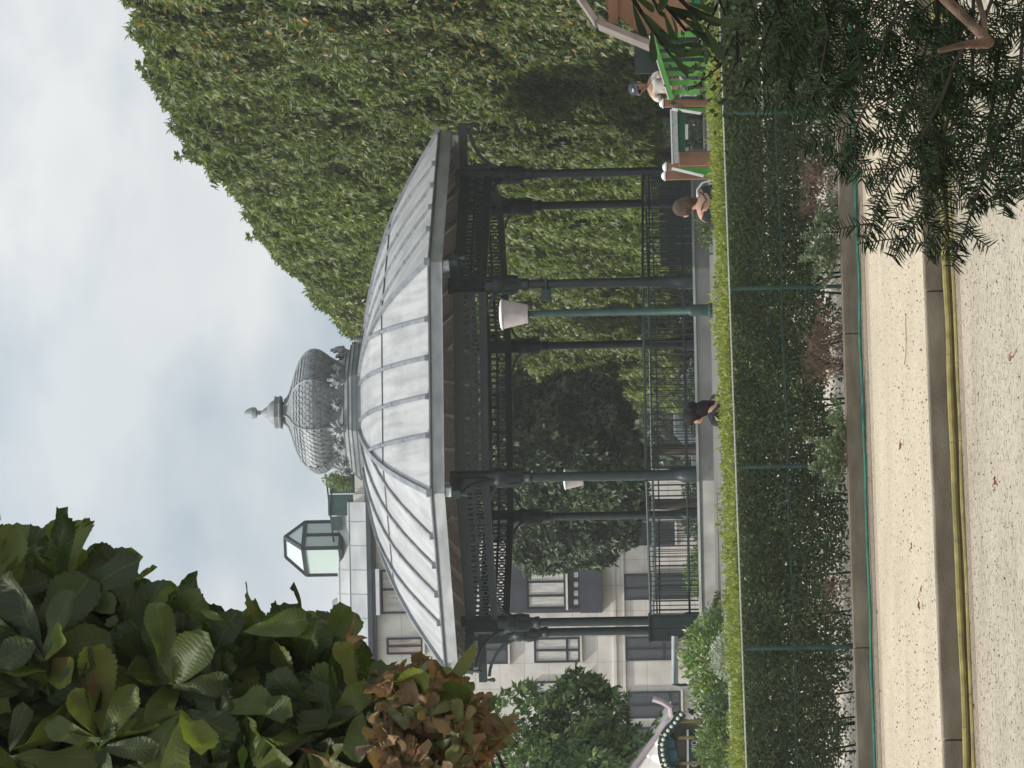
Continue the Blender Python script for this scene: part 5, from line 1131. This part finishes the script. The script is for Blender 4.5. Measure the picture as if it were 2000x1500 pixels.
# ---- seated people on the terrace edge, seen from behind
def seated(name, y, xtop, D, label, face_rz, lean, hair, skinm, s=1.0, back_bare=False, head_tilt=(0, .3, 1)):
    top = P(y, xtop, D); zg = top.z - .86 * s; root = empty(name, (top.x, D, zg), face_rz, label, 'person')
    # local: facing +y ; pelvis on ground
    V = [(0, 0, .11), (0, .01, .26), (0, .03, .42), (0, .045, .52), (0, .05, .565)]; E = [(0, 1), (1, 2), (2, 3), (3, 4)]; Rr = [(.155, .12), (.125, .095), (.15, .10), (.10, .07), (.05, .05)]
    t = Vector(head_tilt).normalized(); b = Vector((0, .055, .60)); hp = [b, b + t * .07 , b + t * .13, b + t * .19]
    V += [tuple(p_) for p_ in hp]; Rr += [.048, (.068, .080), (.078, .092), (.062, .072)]; E += [(4, 5), (5, 6), (6, 7), (7, 8)]
    nose = b + t * .085 + Vector((0, .11, 0)); V.append(tuple(nose)); Rr.append(.014); E.append((6, 9))
    for sd in (1, -1):
        i0 = len(V); V += [(sd * .155, .045, .50), (sd * .20, .12, .30), (sd * .14, .32, .30) if back_bare else (sd * .09, .26, .12)]; Rr += [.055, .042, .026]; E += [(3, i0), (i0, i0 + 1), (i0 + 1, i0 + 2)]; hand(V, E, Rr, i0 + 2, V[i0 + 2], (-.3 * sd, 1, -.1) if back_bare else (-.05 * sd, .25, -1), sd)
        i0 = len(V); V += [(sd * .10, .06, .12), (sd * .15, .42, .40), (sd * .14, .50, .06), (sd * .15, .66, .04)]; Rr += [.09, .06, .038, .03]; E += [(0, i0), (i0, i0 + 1), (i0 + 1, i0 + 2), (i0 + 2, i0 + 3)]
    body = skin('body', V, E, Rr, skinm, root)
    # clothing
    Vc = [(0, -.005, .10), (0, .005, .26), (0, .025, .40)]; Ec = [(0, 1), (1, 2)]; Rc = [(.18, .145), (.145, .115), (.165, .118)]
    if not back_bare:
        Vc += [(0, .045, .52)]; Ec += [(2, 3)]; Rc += [(.135, .10)]
        for sd in (1, -1): i0 = len(Vc); Vc += [(sd * .16, .045, .495), (sd * .205, .12, .32)]; Rc += [.085, .068]; Ec += [(3, i0), (i0, i0 + 1)]
    else:
        for sd in (1, -1): i0 = len(Vc); Vc += [(sd * .16, .03, .47), (sd * .205, .10, .33)]; Rc += [.066, .058]; Ec += [(2, i0), (i0, i0 + 1)]
    skin('top', Vc, Ec, Rc, M['cloth'], root)
    if not back_bare:
        for sd in (1, -1): sm_ = MB(); sm_.tube([(sd * .10, .045, .53), (sd * .165, .045, .505), (sd * .195, .10, .36), (sd * .20, .13, .29), (sd * .13, .21, .19), (sd * .09, .26, .13)], [.05, .074, .064, .06, .052, .044], 12); sm_.build('sleeve', M['cloth'], root, smooth=True)
    Vt = [(0, 0, .10)]; Et = []; Rt = [.16]
    for sd in (1, -1): i0 = len(Vt); Vt += [(sd * .10, .06, .12), (sd * .15, .42, .40), (sd * .14, .50, .10)]; Rt += [.10, .075, .055]; Et += [(0, i0), (i0, i0 + 1), (i0 + 1, i0 + 2)]
    skin('trousers', Vt, Et, Rt, M['cloth'], root)
    hc = b + t * .125; rot = Vector((0, 0, 1)).rotation_difference(t).to_euler()
    def df(x, y_, z):   # open the hair at the face
        if y_ > .03 and z < .05: y_ = .03 + (y_ - .03) * .1
        return (x, y_, z)
    h_ = blob('hair', hair, root, hc + Vector((0, -.012, .005)), (.099, .112, .115), rot, df)
    for sd in (1, -1):
        blob('ear', skinm, root, hc + Vector((sd * .094, .012, -.03)), (.012, .02, .032), rot)
    root.scale = (s, s, s); return root, hc, t, rot
wr_, hc, t_, rot = seated('person', 398, 1309, 41.6, 'woman with brown hair, bare upper back and black top, seen from behind', R(18), 0, M['hairbrown'], M['skin'], 1.06, True, (-.12, .35, 1))
m = MB(); m.tube([(-.13, .02, .53), (-.05, -.085, .50), (.0, -.09, .46), (.08, -.085, .50), (.14, .02, .54)], .008, 6); m.build('necklace_cord', M['cloth'], wr_)
m = MB(); m.tube([(.06, -.06, .56), (.15, -.02, .56), (.23, -.02, .50), (.27, 0, .38), (.285, 0, .28)], .012, 6); m.build('bag_strap', M['canvas'], wr_)
m = MB(); m.tube([hc + Vector((.0, -.05, .02)), hc + Vector((.02, -.085, -.05)), hc + Vector((.035, -.10, -.11)), hc + Vector((.05, -.09, -.19))], [.085, .075, .045, .012], 10); m.build('hair_tail', M['hairbrown'], wr_, smooth=True)
dr_, hc, t_, rot = seated('person', 795, 1327, 41.9, 'person with black hair and black clothes, head bowed, before the plinth', R(60), 0, M['hairblack'], M['skin'], 1.16, False, (.05, .5, 1))
blob('bun', M['hairblack'], dr_, hc + Vector((0, -.10, .02)), (.065, .06, .065))
m = MB(); m.tube([hc + Vector((0, -.05, -.02)), hc + Vector((0, -.09, -.10)), hc + Vector((0, -.10, -.20)), hc + Vector((0, -.08, -.27))], [.08, .085, .07, .02], 12); m.build('loose_hair', M['hairblack'], dr_, smooth=True)
m = MB(); m.tube([hc + Vector((.10, -.03, -.02)), hc + Vector((.10, .06, .01)), hc + Vector((.07, .12, .0))], .006, 5); m.build('glasses', M['white'], dr_)

# ---- standing child leaning on the ramp rail, facing us
ct = P(170, 1228, 45.1); czg = ct.z - 1.20
child = empty('person', (ct.x, 45.1, czg), R(-12), 'child in a dark cap and white patterned t-shirt standing at the green ramp', 'person')
V = [(0, 0, .58), (0, 0, .70), (0, -.01, .84), (0, -.01, .92), (0, -.015, .965)]; E = [(0, 1), (1, 2), (2, 3), (3, 4)]; Rr = [(.095, .08), (.085, .07), (.10, .075), (.07, .055), (.036, .036)]
tt = Vector((-.12, -.30, 1)).normalized(); b = Vector((0, -.02, .985)); V += [tuple(b + tt * q) for q in (.02, .075, .125, .175)]; Rr += [(.045, .05), (.065, .075), (.072, .085), (.055, .065)]; E += [(4, 5), (5, 6), (6, 7), (7, 8)]
V.append(tuple(b + tt * .075 + Vector((0, -.10, 0)))); Rr.append(.013); E.append((6, 9))
for sd in (1, -1):
    i0 = len(V); el = (sd * .19, -.06, .74); wr2 = (sd * .14 + .04, -.22, .78) if sd > 0 else (-.12, -.2, .66)
    V += [(sd * .115, -.01, .90), el, wr2]; Rr += [.042, .030, .021]; E += [(3, i0), (i0, i0 + 1), (i0 + 1, i0 + 2)]; hand(V, E, Rr, i0 + 2, wr2, Vector(wr2) - Vector(el), sd, .75)
    i0 = len(V); V += [(sd * .06, 0, .52), (sd * .075, -.01, .30), (sd * .08, .01, .06), (sd * .085, -.10, .035)]; Rr += [.066, .045, .03, .028]; E += [(0, i0), (i0, i0 + 1), (i0 + 1, i0 + 2), (i0 + 2, i0 + 3)]
skin('body', V, E, Rr, M['skintan'], child)
V = [(0, 0, .60), (0, 0, .72), (0, -.01, .84), (0, -.01, .915)]; E = [(0, 1), (1, 2), (2, 3)]; Rr = [(.118, .10), (.105, .088), (.118, .09), (.082, .062)]
for sd in (1, -1): i0 = len(V); V += [(sd * .12, -.015, .89), (sd * .17, -.045, .79)]; Rr += [.055, .052]; E += [(3, i0), (i0, i0 + 1)]
skin('t_shirt', V, E, Rr, M['tee'], child)
V = [(0, 0, .56)]; E = []; Rr = [(.115, .10)]
for sd in (1, -1): i0 = len(V); V += [(sd * .062, 0, .50), (sd * .078, -.01, .30)]; Rr += [.078, .070]; E += [(0, i0), (i0, i0 + 1)]
skin('shorts', V, E, Rr, M['shorts'], child)
for sd in (1, -1): blob('shoe', M['white'], child, (sd * .085, -.05, .035), (.042, .10, .035))
hc = b + tt * .12; rot = Vector((0, 0, 1)).rotation_difference(tt).to_euler()
def capdf(x, y_, z): return (x, y_, max(z, -.005))
cp = blob('cap', M['cap'], child, hc + tt * .03, (.088, .10, .075), rot, capdf)
m = MB(); n3 = 9; q = []
for i in range(n3):
    a = math.pi * i / (n3 - 1); q.append(Vector((-.075 * math.cos(a), -.07 - .085 * math.sin(a), .012 - .02 * math.sin(a))))
m.add(q + [p_ + Vector((0, 0, .008)) for p_ in q], [tuple(range(n3)), tuple(reversed(range(n3, 2*n3)))] + [(i, i+1, i+1+n3, i+n3) for i in range(n3-1)]); m.build('peak', M['cap'], cp)
m = MB(); m.box(-.022, -.097, .03, .022, -.088, .055); m.build('badge', M['white'], cp, bevel=.005)
for sd in (1, -1):
    blob('eye', M['lens'], child, hc + Vector((sd * .030, -.082, -.02)), (.010, .006, .007)); blob('ear', M['skintan'], child, hc + Vector((sd * .078, 0, -.03)), (.012, .02, .03))
blob('mouth', mat('lips', (.25, .09, .08), .5), child, hc + Vector((-.012, -.098, -.075)), (.018, .006, .005))

# ================================================================ FOREGROUND FOLIAGE
# --- chestnut at the left: big serrated leaflets close to the camera
poly = [(-900, 2300), (-900, 1150), (-500, 980), (-40, 990), (8, 1048), (40, 1042), (75, 1010), (120, 1000), (150, 1012), (158, 1050), (128, 1085), (150, 1108), (200, 1085), (255, 1080), (240, 1100), (290, 1112), (345, 1130), (385, 1130), (400, 1155), (440, 1160), (480, 1175), (545, 1170), (575, 1165), (600, 1170), (640, 1175), (690, 1180), (680, 1225), (690, 1260), (735, 1275), (760, 1285), (800, 1300), (850, 1290), (870, 1320), (905, 1330), (940, 1385), (960, 1400), (1000, 1420), (1010, 1440), (960, 1455), (930, 1560), (820, 1900), (500, 2300)]
poly = [(a_, b_ + (34 if 260 < a_ < 780 and 1050 < b_ < 1300 else 0)) for a_, b_ in poly]
def inside(x, y):
    c = np.zeros(len(x), bool); j = len(poly) - 1
    for i in range(len(poly)):
        xi, yi = poly[i]; xj, yj = poly[j]; cond = ((yi > y) != (yj > y)); xx = (xj - xi) * (y - yi) / (yj - yi + 1e-9) + xi; c ^= cond & (x < xx); j = i
    return c
trunk_x = -4.2
def chestnut_tree(name, label, test, mt, size, n, D0, D1, seed, trunk):
    g = np.random.default_rng(seed); root = empty(name, (trunk_x, (D0 + D1) / 2, 0), 0, label, 'tree'); inv = Matrix.Translation(-Vector(root.location))
    x = g.uniform(-900, 1010, n * 40); y = g.uniform(980, 2300, n * 40); D = g.uniform(D0, D1, n * 40)
    off = (x < -60) | (y > 1580); thin_ = ~off | (g.random(len(x)) < .45); x, y, D = x[thin_], y[thin_], D[thin_]
    ok = inside(x, y) & test(x, y); x, y, D = x[ok][:n], y[ok][:n], D[ok][:n]; n = len(x)
    # edge distance: shrink near the outline so that leaflets do not overrun it
    pts = np.array([P(b_, a_, d_) for a_, b_, d_ in zip(x, y, D)])
    up = g.normal(0, 1, n); d = np.stack([g.normal(.55, .6, n), g.normal(-.15, .4, n), g.normal(.25, .7, n)], 1); nn2 = unit(np.stack([g.normal(0, .5, n), -1 + g.normal(0, .3, n), g.normal(.35, .5, n)], 1)); d = unit(d - nn2 * (d * nn2).sum(1)[:, None])
    tipcheck = pts + d * size * .8
    # project tips and drop whole leaves that would leave the crown outline by much
    rel = tipcheck - np.array(EYE); dep = rel @ np.array(FW); px = 1000 - (rel @ np.array(UPV)) / dep * F_PX; py = 750 - (rel @ np.array(RTV)) / dep * F_PX
    keep = inside(px, py) | (g.random(n) < .15); pts, d, nn2 = pts[keep], d[keep], nn2[keep]; n = len(pts)
    c, dd, n2, l2 = palmate(pts, d, nn2, size, 5, 72, .12)
    rel = c + dd * l2[:, None] * .85 - np.array(EYE); dep = rel @ np.array(FW); px = 1000 - (rel @ np.array(UPV)) / dep * F_PX; py = 750 - (rel @ np.array(RTV)) / dep * F_PX
    keep = inside(px, py) | (g.random(len(px)) < .012); c, dd, n2, l2 = c[keep], dd[keep], n2[keep], l2[keep]
    o = leaves('leaves', c, dd, n2, l2, g.uniform(.40, .62, len(c)), mt, root, 'serr', .05 if mt is M['chestnut'] else .09, .25 if mt is M['chestnut'] else .5); o.matrix_parent_inverse = inv
    m = MB(); rr = random.Random(seed); sel = list(range(0, n, max(1, n // 40)))
    hub = Vector((trunk_x + 2.0, (D0 + D1) / 2 + .4, 2.6 if mt is M['chestnut'] else 2.0))
    for i in sel:
        e = Vector(pts[i]) + Vector((0, .12, 0)); mid = hub.lerp(e, .55) + Vector((rr.uniform(-.1, .1), .35, rr.uniform(-.1, .1))); m.tube([hub + Vector((0, .3, 0)), mid, e], [.02, .011, .004], 5)
    if trunk: m.tube([(trunk_x, D0 + 1, -.2), (trunk_x + .05, D0 + 1, 1.2), (trunk_x + .3, D0 + 1, 2.4), tuple(hub + Vector((0, .3, 0)))], [.22, .17, .13, .04], 10)
    else: m.tube([(trunk_x + .1, D0 + 1.2, -.2), (trunk_x + .3, D0 + 1.2, 1.1), tuple(hub + Vector((0, .3, 0)))], [.08, .06, .03], 8)
    b_ = m.build('trunk', M['bark'], root, smooth=True); b_.matrix_parent_inverse = inv; return root
brownzone = lambda x, y: x > 745 + 30 * np.sin(y * .03) + .45 * np.maximum(0, 1400 - y) * .3
chestnut_tree('chestnut_tree', 'green chestnut tree with big serrated leaves filling the lower left of the photo', lambda x, y: ~brownzone(x, y) | (np.random.default_rng(5).random(len(x)) < .30), M['chestnut'], .215, 1900, 8.4, 10.8, 31, True)
chestnut_tree('chestnut_sapling', 'chestnut foliage withered brown and orange below the green crown', lambda x, y: brownzone(x, y) | ((x > 640) & (y > 1230) & (np.random.default_rng(6).random(len(x)) < .06)), M['brownleaf'], .085, 900, 8.3, 9.5, 32, False)
# named edge sprigs on the green outline
g = np.random.default_rng(77)

# --- yew branches at the lower right
def needles_along(pts, per, length, g, out, spread=1.0):
    pts = [np.array(p_) for p_ in pts]
    for a, b in zip(pts, pts[1:]):
        L_ = np.linalg.norm(b - a); n = max(2, int(L_ * per)); ax = (b - a) / L_; view = np.array([0, -1, 0.25]); sdv = np.cross(ax, view); sdv /= np.linalg.norm(sdv)
        for i in range(n):
            t = (i + g.random()) / n; s_ = 1 if i % 2 else -1; p_ = a + (b - a) * t
            d = ax * g.uniform(.35, .8) + sdv * s_ * g.uniform(.7, 1.1) * spread + g.normal(0, .16, 3) + np.array([0, 0, -.12]); out.append((p_, d, view + g.normal(0, .35, 3), length * g.uniform(.75, 1.1)))
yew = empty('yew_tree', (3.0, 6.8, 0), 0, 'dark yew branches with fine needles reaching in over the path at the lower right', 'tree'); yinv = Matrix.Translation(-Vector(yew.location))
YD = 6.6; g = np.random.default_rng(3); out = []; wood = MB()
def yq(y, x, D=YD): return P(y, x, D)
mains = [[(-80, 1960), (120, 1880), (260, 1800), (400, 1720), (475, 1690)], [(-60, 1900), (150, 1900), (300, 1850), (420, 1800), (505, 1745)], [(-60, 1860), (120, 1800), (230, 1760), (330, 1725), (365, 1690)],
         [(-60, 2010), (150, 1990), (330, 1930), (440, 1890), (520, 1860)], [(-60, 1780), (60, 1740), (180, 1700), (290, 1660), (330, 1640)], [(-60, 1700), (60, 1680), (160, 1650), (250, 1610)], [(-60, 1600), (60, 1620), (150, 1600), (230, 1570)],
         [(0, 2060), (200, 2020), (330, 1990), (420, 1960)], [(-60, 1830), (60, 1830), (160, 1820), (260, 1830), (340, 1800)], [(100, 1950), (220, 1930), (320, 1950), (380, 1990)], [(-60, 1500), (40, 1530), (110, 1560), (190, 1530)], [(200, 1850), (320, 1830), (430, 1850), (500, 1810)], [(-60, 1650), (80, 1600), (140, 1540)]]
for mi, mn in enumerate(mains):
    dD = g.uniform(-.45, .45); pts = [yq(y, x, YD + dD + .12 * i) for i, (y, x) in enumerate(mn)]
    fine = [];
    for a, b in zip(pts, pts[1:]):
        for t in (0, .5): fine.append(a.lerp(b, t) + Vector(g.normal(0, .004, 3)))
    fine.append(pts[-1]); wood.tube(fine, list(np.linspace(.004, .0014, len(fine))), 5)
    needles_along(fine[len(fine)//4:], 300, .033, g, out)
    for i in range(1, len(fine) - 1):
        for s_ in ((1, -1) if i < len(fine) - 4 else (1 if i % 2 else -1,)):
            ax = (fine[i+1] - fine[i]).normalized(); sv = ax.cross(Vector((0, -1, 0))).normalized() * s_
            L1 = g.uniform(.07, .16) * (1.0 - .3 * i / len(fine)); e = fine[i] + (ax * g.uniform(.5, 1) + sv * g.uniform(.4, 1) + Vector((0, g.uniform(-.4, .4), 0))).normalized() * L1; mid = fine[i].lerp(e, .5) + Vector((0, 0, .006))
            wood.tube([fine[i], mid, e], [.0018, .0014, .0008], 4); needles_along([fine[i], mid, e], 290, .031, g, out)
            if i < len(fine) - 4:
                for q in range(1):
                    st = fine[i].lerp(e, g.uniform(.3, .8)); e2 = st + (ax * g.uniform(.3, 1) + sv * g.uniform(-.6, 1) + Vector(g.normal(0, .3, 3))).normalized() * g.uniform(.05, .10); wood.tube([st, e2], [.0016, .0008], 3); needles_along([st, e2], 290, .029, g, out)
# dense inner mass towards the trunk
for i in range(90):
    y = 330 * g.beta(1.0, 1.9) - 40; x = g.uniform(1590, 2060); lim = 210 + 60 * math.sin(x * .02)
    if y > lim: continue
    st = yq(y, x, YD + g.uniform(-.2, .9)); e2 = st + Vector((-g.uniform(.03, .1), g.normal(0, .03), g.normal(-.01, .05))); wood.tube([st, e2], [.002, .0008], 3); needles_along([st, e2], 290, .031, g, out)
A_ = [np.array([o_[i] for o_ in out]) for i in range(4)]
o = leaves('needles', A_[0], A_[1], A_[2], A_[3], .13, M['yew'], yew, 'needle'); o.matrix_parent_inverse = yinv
o = wood.build('twigs', M['darktwig'], yew); o.matrix_parent_inverse = yinv
m = MB(); m.tube([yq(100, 1832, 6.0), yq(88, 1880, 6.0), yq(84, 1928, 6.05)], [.004, .006, .010], 10); m.tube([yq(84, 1932, 6.05), yq(50, 1900, 6.1), yq(0, 1848, 6.15), yq(-60, 1800, 6.2)], [.010, .0085, .010, .013], 10); m.tube([yq(82, 1925, 6.07), yq(40, 1922, 6.1), yq(-10, 1908, 6.2), yq(-60, 1905, 6.2)], [.006, .005, .006, .007], 8)
o = m.build('bough', M['yewbark'], yew, smooth=True); o.matrix_parent_inverse = yinv
m = MB(); m.tube([(3.0, 7.4, -.3), (2.7, 7.4, .6), (1.9, 7.3, 1.2), tuple(yq(-60, 1850, 6.2))], [.16, .12, .06, .022], 10); o = m.build('trunk', M['yewbark'], yew, smooth=True); o.matrix_parent_inverse = yinv

# --- laurel twig hanging in at the right edge
lau = empty('laurel_shrub', (2.6, 9.4, 0), 0, 'dark laurel leaves hanging in front of the play hut', 'shrub'); linv = Matrix.Translation(-Vector(lau.location)); LD = 9.2; g = np.random.default_rng(9)
stems = [[(-60, 1200), (20, 1250), (80, 1290), (110, 1310)], [(-60, 1300), (0, 1330), (40, 1370)], [(-60, 1240), (10, 1300), (60, 1340)]]; c, d, n2, l2 = [], [], [], []; m = MB()
for st in stems:
    pts = [P(y, x, LD + g.uniform(-.1, .1)) for y, x in st]; m.tube(pts, [.007, .006, .004, .002][:len(pts)], 6)
    for a, b in zip(pts, pts[1:]):
        for t in np.linspace(0, 1, 5):
            p_ = a.lerp(b, t); s_ = g.choice((-1, 1)); c.append(p_ + Vector(g.normal(0, .006, 3))); d.append(Vector((-.55 + g.normal(0, .45), g.normal(0, .3), s_ * .35 - .55 + g.normal(0, .4)))); n2.append(Vector((g.normal(0, .6), -1, g.normal(.3, .6)))); l2.append(g.uniform(.075, .115))
o = leaves('leaves', np.array(c), np.array(d), np.array(n2), np.array(l2), .26, M['laurel'], lau, 'serr'); o.matrix_parent_inverse = linv
m.tube([(2.6, 9.4, -.2), (2.3, 9.4, 1.0), tuple(P(-60, 1240, LD))], [.03, .022, .008], 8); o = m.build('stem', M['darktwig'], lau, smooth=True); o.matrix_parent_inverse = linv
# --- small-leaved branch crossing the hedge
sb = empty('small_leaved_branch', (3.2, 12, 0), 0, 'thin branch with small roundish leaves crossing in front of the hedge', 'shrub'); sinv = Matrix.Translation(-Vector(sb.location)); g = np.random.default_rng(12); m = MB(); c, d, n2, l2 = [], [], [], []
for st in [[(-40, 1470), (60, 1440), (130, 1405), (175, 1350)], [(-40, 1420), (60, 1380), (110, 1350)], [(-40, 1540), (60, 1500), (150, 1470), (230, 1420)], [(-40, 1600), (50, 1560), (130, 1540)], [(-40, 1450), (40, 1480), (120, 1500)], [(-40, 1390), (40, 1420), (90, 1450)], [(60, 1440), (120, 1440), (190, 1400)], [(-40, 1570), (50, 1590), (110, 1610)]]:
    pts = [P(y, x, 12 + g.uniform(-.2, .2)) for y, x in st]; m.tube(pts, list(np.linspace(.006, .002, len(pts))), 5)
    for a, b in zip(pts, pts[1:]):
        for t in np.linspace(0, 1, 60):
            q = a.lerp(b, t) + Vector(g.normal(0, .05, 3)); c.append(q); d.append(Vector(g.normal(0, 1, 3))); n2.append(Vector((g.normal(0, .6), -1, g.normal(.2, .6)))); l2.append(g.uniform(.015, .03))
o = leaves('leaves', np.array(c), np.array(d), np.array(n2), np.array(l2), .6, M['laurel'], sb); o.matrix_parent_inverse = sinv
m.tube([(3.2, 12, -.2), (2.6, 12, .8), tuple(P(-40, 1470, 12))], [.03, .02, .006], 6); o = m.build('stem', M['darktwig'], sb); o.matrix_parent_inverse = sinv

# ================================================================ HAZE
hz = MB().box(-300, -160, -1.6, 300, 400, 18).build('haze', M['soil']); hz['kind'] = 'stuff'
hm_, t_n, o_n = newmat('thin_haze'); pv = t_n.nodes.new('ShaderNodeVolumePrincipled'); pv.inputs['Color'].default_value = (0.98, 0.98, 0.97, 1); pv.inputs['Density'].default_value = 0.00055; pv.inputs['Anisotropy'].default_value = 0.2
t_n.links.new(pv.outputs[0], o_n.inputs['Volume']); hz.data.materials.clear(); hz.data.materials.append(hm_)
